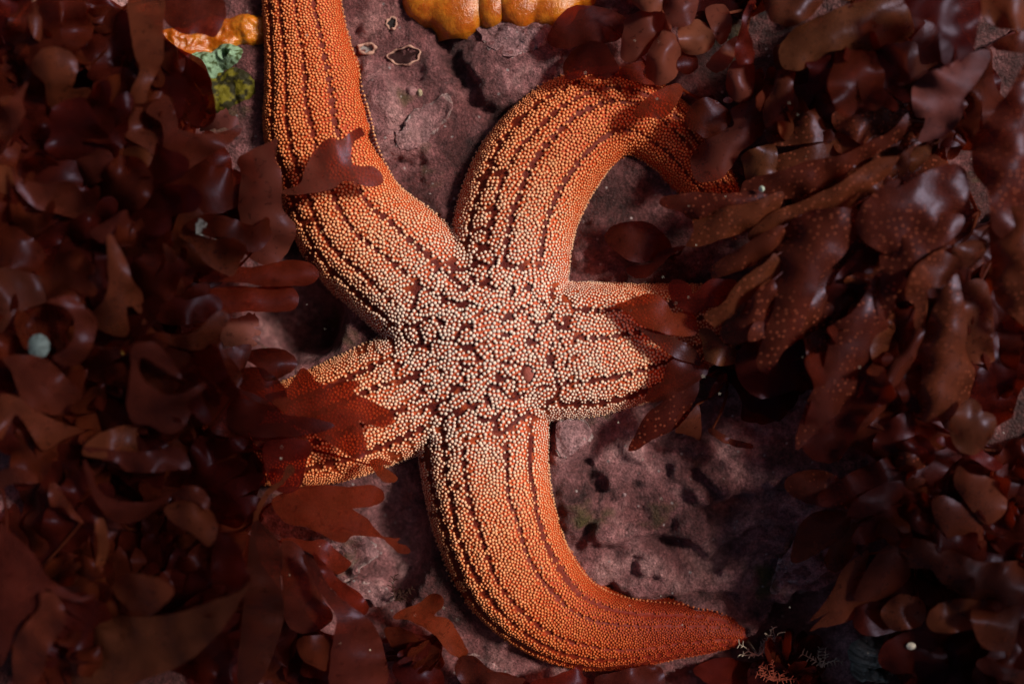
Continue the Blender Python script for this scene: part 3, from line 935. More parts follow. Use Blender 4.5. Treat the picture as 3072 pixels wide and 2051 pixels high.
# ---- left bank
plant('brown round-headed seaweed lobe in the top left corner', (120, 330),
      [('A 300,560 215,480 225,400 290,330 380,320 470,350 525,430 510,520 490,600 600,600 630,660 590,740 500,750 420,720 350,740 310,650', 14, 330, 430, dict(cup=-30)),
       ('A 190,90 280,40 380,90 370,200 290,280 220,240', 3, 330, 400), 
       ('A 40,1000 0,1000 -20,760 60,690 180,550 150,680 170,760 120,850 60,950', 0, 390, 470),
       ('A -60,300 60,180 150,60 200,-30 60,-60 -80,0', 0, 360, 380, dict(mat='dark'))], 'brown', 9, (0, 360), fmat='dark')
plant('broad brown seaweed strap hanging from the top, left of the orange crust', (430, 60),
      [('A 870,-20 1090,-20 1100,150 1090,400 1000,600 980,680 900,690 880,600 940,480 900,350 870,150', 0, 330, 390),
       ('A 1080,-30 1450,-30 1520,70 1500,160 1440,250 1350,230 1230,230 1150,180 1100,120', 0, 270, 280, dict(mat='brown', ruf=8)),
       ('A 640,40 800,60 880,130 870,330 780,330 640,300 520,230', 0, 240, 250, dict(mat='dark'))], 'brown', 10, (60, 200), fmat='dark')
plant('pointed red brown seaweed leaf aimed at the upper arm', (430, 420),
      [('A 1120,640 1190,800 1210,870 1400,900 1620,860 1560,950 1400,1050 1250,1150 1150,1190 1050,1160 960,1180 1050,1080 1100,950 1080,830 980,740', 0, 350, 300, dict(cup=-40, arch=30)),
       ('A 660,740 720,690 900,720 1000,740 1090,850 1100,960 1060,1060 950,980 800,900 700,800', 0, 300, 310, dict(ruf=20)),
       ('A 790,1060 900,980 1020,1040 1040,1100 960,1180 850,1180', 0, 300, 320)], 'brown', 8, (90, 250), fmat='dark')
plant('seaweed frond lying with forked tip across the upper arm', (700, 640),
      [('B 200,1290 330,1240 370,1130 430,1020 520,930 600,940 680,890 740,855 770,910 700,950 680,1050 690,1100 760,1120 830,1120 890,1180 880,1240 800,1255 640,1215 560,1270 400,1300 280,1310', 0, 215, 205, dict(mat='pad', ruf=9, cup=8)),
       ('B -60,1180 -90,1080 0,1010 130,955 185,935 170,1060 210,1150 215,1260 215,1400 300,1500 300,1600 210,1750 90,1780 -30,1700 -40,1550 -80,1400', 13, 215, 300, dict(mat='pad', cup=-30, tip=(828, 425))),
       ('A 1000,1230 1250,1120 1500,1120 1680,1200 1650,1330 1500,1430 1300,1440 1100,1350', 5, 235, 250, dict(mat='dark'))], 'brown', 5, (120, 260), fmat='dark')
plant('pale edged seaweed leaf curled open left of the sea star disc', (660, 830),
      [('E 1200,120 1380,150 1560,150 1660,210 1620,300 1560,400 1480,370 1380,310 1290,190', 5, 300, 340, dict(cup=50, mat='brown')),
       ('E 1250,60 1400,-20 1560,10 1700,60 1800,0 1830,120 1740,230 1640,220 1550,150 1400,130', 6, 260, 280, dict(mat='dark'))], 'brown', 6, (150, 300), fmat='dark')
plant('dim ovate seaweed leaf above a curled brown band', (250, 600),
      [('A 470,1140 520,1060 640,1010 740,1020 760,1100 700,1200 600,1250 500,1220', 6, 320, 360, dict(cup=-25)),
       ('A 80,1120 150,1200 300,1230 480,1220 550,1290 660,1260 640,1420 560,1480 400,1440 250,1400 120,1280', 8, 360, 420, dict(cup=40, tip=(40, 505))),
       ('A 600,1568 720,1480 850,1410 870,1470 960,1520 1100,1568 900,1650 700,1640', 6, 340, 370)], 'brown', 9, fmat='dark')
plant('two blunt red fingers of seaweed pointing right beside the dark gap', (560, 900),
      [('F -350,430 -150,330 -10,340 150,310 300,290 420,320 465,390 400,460 280,465 100,470 -60,440', 0, 250, 190, dict(mat='red', arch=10, ruf=5, cup=-14)),
       ('F -420,620 -400,520 -150,470 50,470 230,465 310,500 330,570 280,630 120,640 -100,640 -330,700', 0, 250, 180, dict(mat='red', arch=10, ruf=5, cup=-14)),
       ('E 1100,180 1160,230 1220,400 1240,500 1200,520 1150,400 1110,260', 4, 300, 420)], 'brown', 6, (120, 260), fmat='dark')
plant('upright tapering brown seaweed blade left of centre', (380, 960),
      [('E 720,140 770,150 860,330 890,430 960,520 950,650 880,600 850,640 870,790 780,800 660,750 620,650 700,560 730,430', 9, 380, 470, dict(cup=-30, tip=(325, 712))),
       ('E -20,350 200,380 400,450 330,560 120,650 0,780 -40,600', 2, 330, 420, dict(mat='olive'))], 'brown', 9, fmat='dark')
plant('dim smooth seaweed sheets at the very left edge, above the brown crescent', (60, 760),
      [('E -60,120 60,60 200,130 300,240 260,360 120,400 -40,380', 4, 330, 350, dict(mat='dark')),
       ('E -60,640 40,700 110,800 90,930 20,990 -60,960', 3, 330, 350, dict(mat='dark')),
       ('A -60,1150 60,1120 140,1240 130,1400 60,1500 -60,1480', 3, 340, 380, dict(mat='brown'))], 'brown', 6, fmat='dark')
plant('brown crescent of seaweed curling round a pale shell', (200, 1120),
      [('E 310,570 450,530 560,600 650,680 640,800 600,920 500,1000 380,980 360,930 450,880 500,780 490,680 440,610', 7, 430, 500, dict(cup=-30, tip=(140, 905))),
       ('E 20,960 100,930 300,950 450,1080 560,1200 560,1290 400,1330 300,1320 160,1250 80,1050', 6, 380, 440),
       ('E 0,1200 140,1220 230,1300 480,1410 600,1420 420,1500 300,1568 230,1500 120,1330 60,1400 0,1500 -40,1350', 5, 380, 460)], 'brown', 9, fmat='dark')
plant('u-shaped blurred brown seaweed curl near the left arm tip', (420, 1250),
      [('E 880,870 950,840 1050,850 1130,930 1220,1080 1150,1060 1060,1000 960,940 930,1000 960,1090 1050,1170 1150,1200 1260,1170 1370,1110 1370,1150 1270,1250 1280,1330 1220,1430 1120,1460 1000,1400 900,1390 850,1280 860,1150 880,1000', 19, 420, 480, dict(cup=-20, tip=(420, 1030))),
       ('E 560,1600 640,1470 800,1410 920,1400 930,1500 900,1620', 3, 380, 430),
       ('I 560,-20 800,0 1000,10 1200,-20 1280,110 1200,130 1000,150 850,140 780,80 680,60', 4, 380, 430)], 'brown', 8, (90, 300), fmat='dark')
plant('long sagging brown seaweed curl above the u-shaped one', (520, 1010),
      [('E 960,690 1060,780 1200,800 1330,760 1430,660 1500,630 1540,680 1470,800 1380,880 1250,890 1100,840 980,790', 6, 380, 410, dict(cup=-25, tip=(428, 960))),
       ('E 1370,980 1480,900 1680,860 1660,980 1600,1050 1450,1050', 0, 230, 200),
       ('E 1000,560 1100,520 1250,560 1420,520 1500,600 1380,700 1200,730 1060,700', 3, 300, 320, dict(mat='dark'))], 'brown', 6, (110, 250), fmat='dark')
plant('ragged red seaweed frond draped over the lower left arm', (600, 1330),
      [('F 100,1200 250,1150 340,1020 400,1040 440,1100 520,1130 600,1110 700,1100 740,1130 690,1170 800,1230 900,1280 960,1330 950,1390 880,1415 800,1400 720,1360 760,1440 780,1590 700,1620 600,1560 500,1500 420,1450 300,1400 200,1300', 0, 235, 225, dict(mat='red', ruf=8, arch=5)),
       ('J 110,-60 395,-60 380,80 340,240 240,290 150,240 100,120', 0, 240, 200, dict(mat='red', ruf=6)),
       ('J 820,60 900,65 950,100 890,105 970,160 990,200 960,220 900,215 850,160 800,90', 9, 170, 175, dict(mat='red', ruf=4, arch=5)),
       ('F 0,900 90,885 210,890 290,930 320,990 260,1050 150,1100 80,1070 40,1000 -40,950', 9, 190, 190, dict(mat='brown', cup=20)),
       ('F -300,1250 -150,1150 0,1180 120,1260 60,1400 -80,1480 -260,1440', 0, 245, 235, dict(mat='dark', ruf=9)),
       ('F 0,1450 150,1380 330,1440 420,1568 300,1640 120,1600', 0, 215, 190, dict(mat='dark', ruf=9)),
       ('F -100,1050 40,1010 150,1060 240,1160 250,1300 120,1290 -20,1210', 0, 225, 215, dict(mat='dark', ruf=9)),
       ('F -150,1400 -100,1220 150,1280 240,1330 350,1340 560,1390 500,1440 350,1470 200,1480 0,1480', 0, 260, 250, dict(mat='dark', ruf=6))], 'dark', 5, (110, 250), fmat='dark')
plant('wide red seaweed frond with blunt fingers below the lower left arm', (770, 1560),
      [('J 150,330 330,250 500,235 660,245 740,240 840,235 895,280 895,330 850,370 760,385 690,395 790,460 880,570 960,590 1010,590 990,620 1060,650 1070,690 1010,690 930,630 880,590 700,575 640,615 560,610 480,560 380,520 280,500 200,450', 0, 190, 140, dict(mat='red', ruf=7, arch=15)),
       ('J 200,600 300,590 400,610 500,600 560,650 640,720 680,760 640,810 580,830 500,760 420,700 300,650', 0, 180, 130, dict(mat='red', ruf=7)),
       ('J 20,520 30,420 110,270 210,200 240,110 285,105 295,150 240,200 220,230 130,300 60,430 45,520', 0, 280, 300, dict(ruf=2, arch=0, thick=7))], 'brown', 6, (120, 250), fmat='dark')
plant('large glossy brown seaweed sheet filling the bottom left of centre', (900, 1830),
      [('J 420,690 520,780 620,880 740,960 800,1050 760,1110 660,1060 580,960 500,880', 0, 260, 150, dict(mat='red')),
       ('J 350,700 440,740 520,900 620,1000 760,1100 850,1200 900,1350 910,1568 560,1600 540,1400 560,1250 580,1130 500,1000 400,850', 8, 230, 330, dict(cup=-60, ruf=14, tip=(910, 1660))),
       ('J 20,480 150,560 220,700 210,900 230,1100 180,1300 60,1568 -80,1568 -60,1200 -20,800', 7, 250, 380, dict(mat='olive', tip=(760, 1565))),
       ('J 330,1260 540,1250 560,1400 500,1480 350,1400', 3, 240, 260, dict(mat='dark')),
       ('J 210,620 330,640 400,760 480,980 560,1110 480,1200 350,1230 240,1150 220,900', 7, 230, 280, dict(mat='brown', cup=-20))], 'brown', 8, (60, 200), fmat='dark')
plant('brown looped seaweed band with rounded lobes at lower left', (480, 1560),
      [('I 560,60 620,150 650,250 750,330 900,350 1050,340 1150,300 1060,390 940,470 800,490 700,430 620,300 570,150', 9, 400, 460, dict(cup=-15, tip=(255, 1390))),
       ('I 1100,400 1200,340 1330,360 1430,420 1460,520 1440,610 1390,640 1290,560 1180,500', 0, 400, 430, dict(cup=-20)),
       ('I 1150,300 1260,240 1360,260 1410,340 1390,400 1320,350 1210,330', 0, 380, 410),
       ('I 640,480 700,470 730,650 700,780 710,950 680,1080 650,1000 640,800 660,650', 5, 330, 440, dict(ruf=5))], 'brown', 9, (60, 330), fmat='dark')
plant('broad seaweed sheet with a bluish sheen along the bottom left', (420, 1990),
      [('I 760,900 850,830 980,840 1090,870 1170,950 1080,1060 1000,1110 920,1120 860,1060 780,980', 7, 430, 500, dict(cup=-25)),
       ('I 400,1420 520,1360 700,1330 570,1270 650,1180 780,1120 950,1120 1200,1090 1400,1020 1600,950 1680,880 1560,1100 1450,1250 1250,1420 1000,1530 700,1620 450,1600', 15, 420, 500, dict(cup=-40, ruf=16, mat='olive')),
       ('I 1440,600 1500,560 1600,640 1650,780 1680,880 1560,960 1460,1010 1420,860', 5, 330, 380, dict(mat='dark'))], 'brown', 8, (180, 360), fmat='dark')
plant('dark blurred seaweed lobes in the bottom left corner', (90, 1790),
      [('I -20,550 100,580 230,700 320,850 450,940 560,980 640,960 600,1010 480,1010 380,970 310,930 230,1080 120,1180 60,1350 -20,1400', 13, 450, 520, dict(cup=-20)),
       ('I 280,960 360,960 430,1060 430,1180 330,1330 300,1450 240,1568 100,1568 90,1300 160,1180 260,1060', 7, 440, 520, dict(mat='brown')),
       ('I -20,150 150,120 250,210 60,230 -20,300', 0, 420, 470),
       ('I 330,230 400,240 440,330 520,430 570,500 480,450 420,380 340,370', 4, 380, 430)], 'brown', 10, fmat='dark')
plant('small translucent red frond pushed against the dark base of the lower arm', (1330, 1900),
      [('J 960,1130 1000,1080 1130,1030 1200,970 1260,965 1300,1000 1290,1060 1240,1110 1330,1130 1390,1210 1450,1320 1460,1370 1400,1390 1330,1350 1250,1250 1150,1180 1050,1140', 11, 100, 130, dict(mat='red', tip=(1180, 1855))),
       ('J 1400,1400 1500,1380 1600,1460 1720,1510 1850,1540 1750,1620 1500,1620 1380,1500', 0, 110, 120, dict(mat='brown')),
       ('J 900,1200 1000,1190 1100,1230 1180,1330 1250,1440 1180,1460 1060,1400 960,1330', 5, 90, 110, dict(mat='dark')),
       ('J 1000,1370 1150,1340 1260,1440 1300,1568 1100,1600 960,1500', 2, 100, 150, dict(mat='dark'))], 'dark', 4, (60, 160), (120, 200), fmat='dark')
plant('fringed small red alga at the foot of the yellow green sponge', (600, 360),
      [('A 1360,870 1400,800 1450,770 1480,740 1520,730 1545,770 1575,790 1590,840 1540,865 1460,870', 0, 140, 160, dict(mat='pink', ruf=10, wob=9)),
       ('A 1230,860 1180,720 1220,660 1270,700 1300,640 1340,690 1390,640 1400,720 1370,800 1320,870', 0, 130, 170, dict(mat='red', ruf=12, wob=9)),
       ('A 1130,390 1190,400 1250,390 1260,430 1290,480 1270,560 1240,620 1100,620 1040,500', 7, 200, 210, dict(mat='dark', wob=7))], 'red', 3, (140, 230), (90, 150))
plant('notched pinkish red alga fan beside the dark gap left of the star', (690, 1010),
      [('E 1480,830 1520,700 1620,670 1680,650 1725,645 1740,720 1700,735 1755,790 1700,810 1735,850 1690,870 1560,880', 0, 110, 90, dict(mat='pink', ruf=6, wob=6)),
       ('E 1230,920 1330,900 1480,960 1400,1030 1320,1040 1270,1000', 0, 160, 150, dict(mat='pink', wob=6))], 'red', 2, (150, 230), (90, 160))

# ---- top right
plant('cluster of rounded brown paddles hanging over the bend of the upper right arm', (1960, 10),
      [('C 1000,60 1120,100 1150,200 1050,260 1000,340 920,410 850,420 810,370 830,200 850,120', 0, 190, 170, dict(cup=-25)),
       ('C 1170,230 1210,300 1220,420 1170,530 1060,580 990,520 975,420 1010,320 1060,250 1110,190', 9, 215, 190, dict(cup=-30)),
       ('C 1200,180 1330,130 1430,220 1440,290 1390,350 1290,375 1220,330', 1, 185, 175, dict(mat='pad')),
       ('C 880,-40 1150,-40 1100,60 1020,80 930,60', 0, 200, 210),
       ('C 1100,-40 1320,-40 1310,120 1250,180 1150,170 1110,100', 1, 220, 240, dict(cup=-20, mat='pad')),
       ('C 1200,340 1310,370 1330,450 1270,500 1200,470', 0, 160, 160, dict(mat='dark'))], 'pad', 3, (230, 330), fmat='dark')
plant('slender brown paddle seaweed hanging right of the paddle cluster', (2240, 40),
      [('C 1690,-10 1720,20 1660,150 1700,300 1705,420 1600,430 1580,330 1620,180 1640,80', 0, 240, 240, dict(mat='red')),
       ('C 1540,450 1600,400 1700,420 1710,600 1680,670 1600,690 1530,630 1520,540', 1, 210, 200, dict(cup=-25)),
       ('C 1400,410 1480,320 1600,240 1590,350 1530,450 1450,490 1390,450', 2, 185, 180),
       ('C 1380,60 1500,30 1560,140 1540,240 1480,300 1420,200', 0, 180, 180, dict(mat='pad'))], 'pad', 3, (200, 330), fmat='dark')
plant('dark translucent seaweed veil above the bend of the upper right arm', (1760, 60),
      [('C 430,430 480,350 580,280 700,300 780,420 800,470 700,540 600,500 480,540 430,500', 2, 110, 170, dict(mat='dark', ruf=8)),
       ('C 330,220 450,60 620,40 830,110 820,250 700,290 600,280 450,330 330,300', 2, 95, 90, dict(mat='dark', ruf=9)),
       ('C 800,470 900,420 980,420 960,500 1040,570 950,560 820,520', 2, 190, 190, dict(mat='red', ruf=5))], 'dark', 0)
plant('red leaf pair lying across the curled tip of the upper right arm', (2130, 300),
      [('C 900,770 960,680 1080,600 1200,560 1230,620 1170,720 1100,790 1000,790', 3, 170, 180, dict(mat='red', ruf=6)),
       ('C 1240,820 1300,690 1420,660 1550,760 1530,850 1400,930 1320,890', 3, 170, 170, dict(mat='dark', ruf=6))], 'dark', 0)
plant('smooth lobed seaweed with a bluish sheen beside the arm tip', (2290, 370),
      [('C 1280,1060 1350,970 1450,890 1570,840 1550,740 1640,690 1740,700 1780,850 1720,950 1620,1020 1560,1120 1480,1200 1360,1230 1300,1180', 6, 195, 175, dict(mat='pad', cup=-25, ruf=7)),
       ('C 1620,1050 1700,1000 1850,980 1850,1180 1750,1220 1660,1220 1640,1130', 2, 220, 200, dict(mat='olive'))], 'brown', 3, (270, 360))
plant('lance-shaped red fronds pointing left below the curled arm tip', (2350, 560),
      [('C 1070,1360 1110,1320 1300,1290 1500,1300 1700,1280 1900,1240 1900,1340 1700,1380 1500,1420 1300,1480 1210,1420 1120,1400', 6, 260, 220, dict(mat='dots', cup=-15, ruf=7)),
       ('G 1250,195 1300,100 1310,-10 1500,-60 1700,-100 1900,-170 1870,-40 1780,40 1700,90 1500,150 1350,200', 5, 290, 220, dict(mat='dots', cup=-20, ruf=7))], 'dots', 3, (300, 420))
plant('large pale brown seaweed leaf with a white glint at top right', (2520, 60),
      [('D 200,320 290,200 450,120 700,20 1000,-20 1080,100 1090,250 900,330 830,340 560,340 450,410 350,470 250,470 200,420', 4, 320, 300, dict(mat='olive', cup=-45, ruf=10)),
       ('D 470,500 520,400 700,340 830,340 850,450 700,540 560,590 480,560', 3, 290, 270, dict(mat='olive')),
       ('D 840,340 1100,280 1150,430 1260,430 1050,540 880,620 850,500', 1, 300, 270, dict(mat='olive', cup=-15)),
       ('D 110,-40 490,-40 430,90 350,150 250,190 200,160 130,130', 1, 300, 310, dict(mat='olive', cup=-20)),
       ('D 300,590 480,560 560,600 720,540 850,620 720,720 560,800 340,780', 3, 190, 180, dict(mat='pink', ruf=6)),
       ('D 740,820 800,680 900,620 1080,600 1090,760 980,850', 3, 190, 180, dict(mat='pink', ruf=6))], 'brown', 3, (20, 160), fmat='dark')
plant('dark red two-pronged seaweed blade hanging in the top right corner', (2850, 10),
      [('D 1050,-40 1520,-40 1520,250 1500,330 1410,420 1380,300 1340,450 1290,400 1250,180 1100,100', 0, 430, 420, dict(mat='dark', cup=-20)),
       ('D 1620,310 1750,230 1900,220 1900,340 1740,350', 2, 360, 350, dict(mat='brown')),
       ('D 1540,-30 1900,-40 1900,160 1750,200 1600,150', 1, 380, 380, dict(mat='brown'))], 'dark', 4, (60, 180), fmat='dark', flen=(260, 480), strap=True)
plant('bell-shaped dark seaweed blade hanging below the pale brown leaf', (2340, 220),
      [('D 90,720 150,600 190,480 300,480 290,590 330,700 340,850 250,890 110,860', 3, 260, 230, dict(mat='brown', cup=-30)),
       ('D 340,930 500,880 700,840 830,890 780,1000 560,1040 340,1000', 3, 190, 200, dict(mat='dark'))], 'brown', 3, (20, 120), (120, 220))
plant('pinkish crusted seaweed sheet at upper right', (2960, 150),
      [('D 1090,600 1180,500 1330,440 1500,350 1610,340 1600,430 1520,560 1440,660 1430,770 1330,900 1200,950 1130,940 1180,800 1110,780', 4, 350, 320, dict(mat='pink', ruf=14))], 'pink', 4, (80, 180), fmat='dark', flen=(260, 480), strap=True)
plant('speckled feather-like fronds sweeping down left from the upper right', (2830, 380),
      [('D -60,1330 -50,1240 0,1200 200,1150 400,1080 620,1040 800,950 950,880 1060,760 1040,900 900,1010 750,1090 600,1200 400,1300 200,1350 50,1400', 8, 330, 250, dict(mat='dots', cup=-25, ruf=9)),
       ('D -20,1580 150,1430 350,1350 500,1280 650,1200 800,1090 950,1050 1000,1060 900,1200 750,1300 650,1420 500,1500 300,1568 100,1650', 7, 350, 260, dict(mat='dots', cup=-30, ruf=9)),
       ('G 1370,680 1400,630 1500,580 1600,440 1792,300 1850,250 1900,380 1700,560 1560,700 1450,740', 5, 330, 260, dict(mat='dots', cup=-20, ruf=7)),
       ('G 1480,800 1500,720 1600,610 1792,480 1880,430 1900,640 1700,820 1550,860', 4, 320, 240, dict(mat='dots', cup=-20, ruf=7)),
       ('G 1420,350 1450,310 1600,220 1750,120 1900,60 1900,200 1700,330 1500,400 1430,420', 4, 320, 240, dict(mat='dots', cup=-20, ruf=7)),
       ('D 990,1060 1090,990 1080,1100 1030,1180 990,1140', 1, 320, 330, dict(mat='olive')),
       ('D 1090,1020 1220,980 1180,1090 1080,1160', 1, 320, 330, dict(mat='olive'))], 'dots', 7, (110, 200), (300, 560), fmat='dots', strap=True)

# ---- right
plant('long speckled frond ending in a pale silvery rounded tip', (2640, 700),
      [('H 100,1055 45,1000 50,930 90,800 150,640 180,500 200,300 170,150 250,50 400,-40 600,-60 740,-30 720,100 660,220 560,330 470,400 440,520 380,650 330,790 230,900 150,1020', 10, 380, 300, dict(mat='dots', cup=-35, ruf=8)),
       ('H -40,760 -100,700 -50,600 60,490 160,420 180,560 110,680 20,740', 4, 340, 290, dict(mat='dots', cup=-20)),
       ('H 330,790 440,620 560,430 700,250 850,200 860,300 780,450 720,560 600,640 430,730', 4, 310, 240, dict(mat='dark'))], 'dots', 7, (80, 170), (300, 560), fmat='dots', strap=True)
plant('pointed speckled frond with a bright slit at right of centre', (2680, 860),
      [('H 310,1568 320,1430 390,1230 480,1060 520,890 560,790 640,760 540,760 570,710 680,650 760,540 840,400 880,440 920,600 930,720 910,860 860,1000 820,1130 720,1220 680,1200 630,1290 500,1390 400,1490', 11, 350, 300, dict(mat='dots', cup=-45, ruf=8)),
       ('H 700,1430 820,1300 880,1180 930,1020 1010,900 1100,760 1180,750 1140,880 1090,990 1030,1120 960,1240 860,1340 780,1420', 6, 340, 280, dict(mat='brown', cup=-30))], 'dots', 6, (70, 150), (300, 560), fmat='dark', strap=True)
plant('broad hanging fronds with a pale violet sheen, far right of the star', (2850, 660),
      [('H 870,250 900,100 1000,-20 1400,-20 1420,80 1300,190 1180,250 1080,330 1010,470 960,600 920,700 880,560 870,400', 3, 400, 360, dict(mat='dots', cup=-40)),
       ('H 1050,480 1100,350 1200,270 1350,200 1400,300 1380,380 1300,470 1200,500 1170,680 1120,760 1100,700 1110,600 1060,560', 3, 390, 340, dict(mat='dots', cup=30)),
       ('H 1130,900 1200,700 1260,560 1380,380 1420,500 1460,700 1450,900 1510,1030 1490,1150 1460,1240 1380,1320 1250,1380 1110,1350 1130,1200 1160,1050', 3, 380, 330, dict(mat='dots', cup=-40)),
       ('D 720,1568 740,1400 830,1300 950,1210 1010,1220 960,1300 1000,1260 1200,1150 1350,1100 1450,1150 1480,1350 1480,1568 1200,1700 900,1700', 9, 390, 380, dict(mat='dots', ruf=14, cup=-25))], 'dots', 6, (60, 150), (300, 560), fmat='dots', strap=True)
plant('glossy streaked seaweed sheets along the right edge', (3030, 640),
      [('H 1400,480 1560,420 1620,550 1640,900 1630,975 1450,975 1440,850 1460,720', 1, 320, 290, dict(mat='brown')),
       ('H 1620,0 1860,-20 1900,700 1780,680 1650,560 1620,300', 1, 430, 400, dict(mat='dots', cup=-40)),
       ('H 1370,200 1560,150 1600,180 1560,280 1480,330 1380,350', 1, 380, 370, dict(mat='olive')),
       ('D 1500,950 1600,800 1750,600 1880,480 1900,1568 1650,1568 1600,1300 1500,1150', 3, 450, 420, dict(mat='dots', cup=-40, ruf=16))], 'dots', 7, (60, 150), (300, 560), fmat='dark', strap=True)
plant('pale lobed scrap of seaweed in the dark gap at far right', (2900, 1330),
      [('H 1380,1320 1430,1240 1500,1220 1550,1270 1560,1310 1640,1330 1650,1430 1580,1540 1500,1600 1400,1568 1330,1420', 8, 330, 350, dict(mat='olive', ruf=14)),
       ('H 820,1540 900,1400 1060,1300 1100,1320 1100,1500 1000,1568 900,1620', 3, 280, 260, dict(mat='dark'))], 'brown', 6, (60, 330), fmat='dark', flen=(260, 480), strap=True)
plant('clear red leaf lying over the right arm of the star', (2190, 1000),
      [('G 770,600 860,560 960,520 1040,520 1110,560 1160,640 1210,640 1300,650 1330,760 1300,800 1180,800 1060,770 970,740 860,650', 8, 200, 190, dict(mat='red', ruf=5)),
       ('G 1130,500 1150,430 1210,420 1280,470 1300,520 1420,420 1600,440 1560,560 1400,620 1300,650 1180,590', 6, 240, 210, dict(mat='red', ruf=6)),
       ('G 800,690 940,740 1050,770 1200,830 1320,900 1350,1000 1280,980 1150,930 1040,850 940,760', 5, 180, 195, dict(mat='olive', ruf=5)),
       ('G 1340,760 1420,760 1520,860 1640,920 1600,980 1480,1000 1380,960 1360,860', 3, 200, 200, dict(mat='olive', ruf=8))], 'dark', 0)
plant('dark seaweed with a pointed lower leaf under the right arm tip', (2180, 1120),
      [('G 1090,1100 1120,1000 1200,950 1320,960 1400,1000 1380,1070 1250,1150 1100,1230 980,1240 1000,1160', 4, 170, 150, dict(mat='dark', ruf=6)),
       ('G 860,1568 900,1480 980,1330 1080,1250 1200,1170 1320,1090 1340,1150 1300,1250 1240,1370 1150,1440 1020,1500 930,1560', 5, 170, 110, dict(mat='dots', ruf=6, cup=-14)),
       ('G 1400,1210 1440,1120 1480,1060 1520,1050 1530,1090 1480,1140 1420,1200', 3, 170, 180),
       ('G 1240,1460 1180,1440 1260,1340 1330,1260 1350,1350 1350,1500 1300,1480', 3, 150, 110, dict(mat='brown')),
       ('G 1420,1420 1560,1490 1700,1530 1680,1560 1560,1540 1480,1500 1400,1450', 0, 140, 120, dict(mat='brown'))], 'dark', 4, (330, 420), (160, 300))
plant('round dark red seaweed leaf on the rock between the two right-hand arms', (2010, 770),
      [('G 700,150 760,60 900,30 1020,50 1130,150 1150,230 1060,280 920,310 800,250', 6, 90, 90, dict(mat='dark', ruf=5)),
       ('G 1020,310 1060,240 1180,200 1250,200 1150,260 1080,330 980,410 880,400 860,340', 3, 110, 80, dict(mat='dark', ruf=5))], 'dark', 0)

# ---- bottom right
plant('rounded dark seaweed leaves overhanging the pink crust plate', (2600, 1500),
      [('M 230,240 270,170 400,130 530,150 620,210 700,300 760,370 600,390 430,370 290,310', 6, 260, 240, dict(mat='dots', cup=-20, ruf=6)),
       ('M 270,740 310,560 350,480 450,410 600,400 680,440 640,560 540,640 440,700 340,750', 5, 230, 170, dict(mat='brown', ruf=6, cup=-14)),
       ('M 500,760 520,680 600,580 700,480 730,560 690,700 620,800 550,815', 3, 230, 170, dict(mat='brown', ruf=6, cup=-14)),
       ('M 700,220 850,250 1010,180 1030,280 1020,370 920,385 760,360', 4, 240, 240, dict(mat='dark'))], 'dark', 5, (300, 420), (160, 300))
plant('upright ragged red brown leaves at the lower right edge', (2900, 1560),
      [('M 1220,350 1290,300 1380,340 1470,390 1540,460 1580,500 1560,640 1560,740 1480,700 1350,610 1250,480', 4, 300, 330, dict(mat='brown', cup=-20)),
       ('M 1370,220 1400,100 1480,160 1600,180 1720,250 1730,350 1700,440 1600,500 1520,440 1440,330', 7, 310, 350, dict(mat='brown', cup=-15)),
       ('M 1250,-60 1500,60 1640,140 1700,100 1620,40 1400,-90', 2, 300, 320, dict(mat='red'))], 'brown', 6, (300, 420), fmat='dark', flen=(260, 480), strap=True)
plant('long wavy brown frond reaching in from the lower right edge', (3010, 1760),
      [('M 960,620 1000,585 1130,590 1270,640 1400,690 1560,750 1900,760 1900,1000 1700,1050 1550,1030 1400,960 1280,880 1210,800 1080,790 1050,720', 7, 360, 310, dict(mat='brown', ruf=16, cup=-25)),
       ('M 1200,1100 1300,1020 1500,1000 1700,1080 1640,1150 1500,1200 1300,1230 1200,1190', 3, 330, 340, dict(mat='brown', ruf=16)),
       ('M 1500,1050 1780,980 1800,1200 1740,1390 1710,1350 1600,1340 1520,1250', 1, 340, 390, dict(mat='brown'))], 'brown', 8, (60, 300), fmat='dark', flen=(260, 480), strap=True)
plant('forked and ovate brown leaves hanging over the dark hole at bottom right', (2720, 1640),
      [('M 700,1000 740,880 820,740 900,650 1000,640 1050,720 1080,830 1000,930 880,1000 780,1015', 4, 310, 280, dict(mat='brown', cup=-35, ruf=6)),
       ('M 400,1215 500,1110 530,1085 400,1150 480,1050 560,930 620,800 740,700 800,680 760,850 700,980 800,1000 760,1080 680,1140 560,1180 470,1190', 8, 270, 220, dict(mat='brown', cup=-20, ruf=5)),
       ('M 880,1080 1000,970 1150,1000 1180,1100 1140,1180 1000,1210 920,1180', 2, 270, 280, dict(mat='brown')),
       ('M 920,100 1000,0 1150,-30 1210,50 1180,120 1000,160 940,150', 5, 280, 300, dict(mat='dots', cup=-20))], 'brown', 5, (0, 160), (160, 260), fmat='dark', strap=True)
plant('dark smooth seaweed lobe beside the pale sponge ball', (2830, 1960),
      [('M 920,1300 960,1220 1200,1210 1450,1230 1500,1350 1400,1480 1200,1560 1000,1480 930,1380', 5, 220, 200, dict(mat='dark', cup=-40)),
       ('M 1520,1420 1600,1390 1700,1450 1900,1490 1900,1590 1700,1540 1560,1490', 3, 330, 360, dict(mat='brown'))], 'brown', 8, (300, 500), fmat='dark', flen=(260, 480), strap=True)
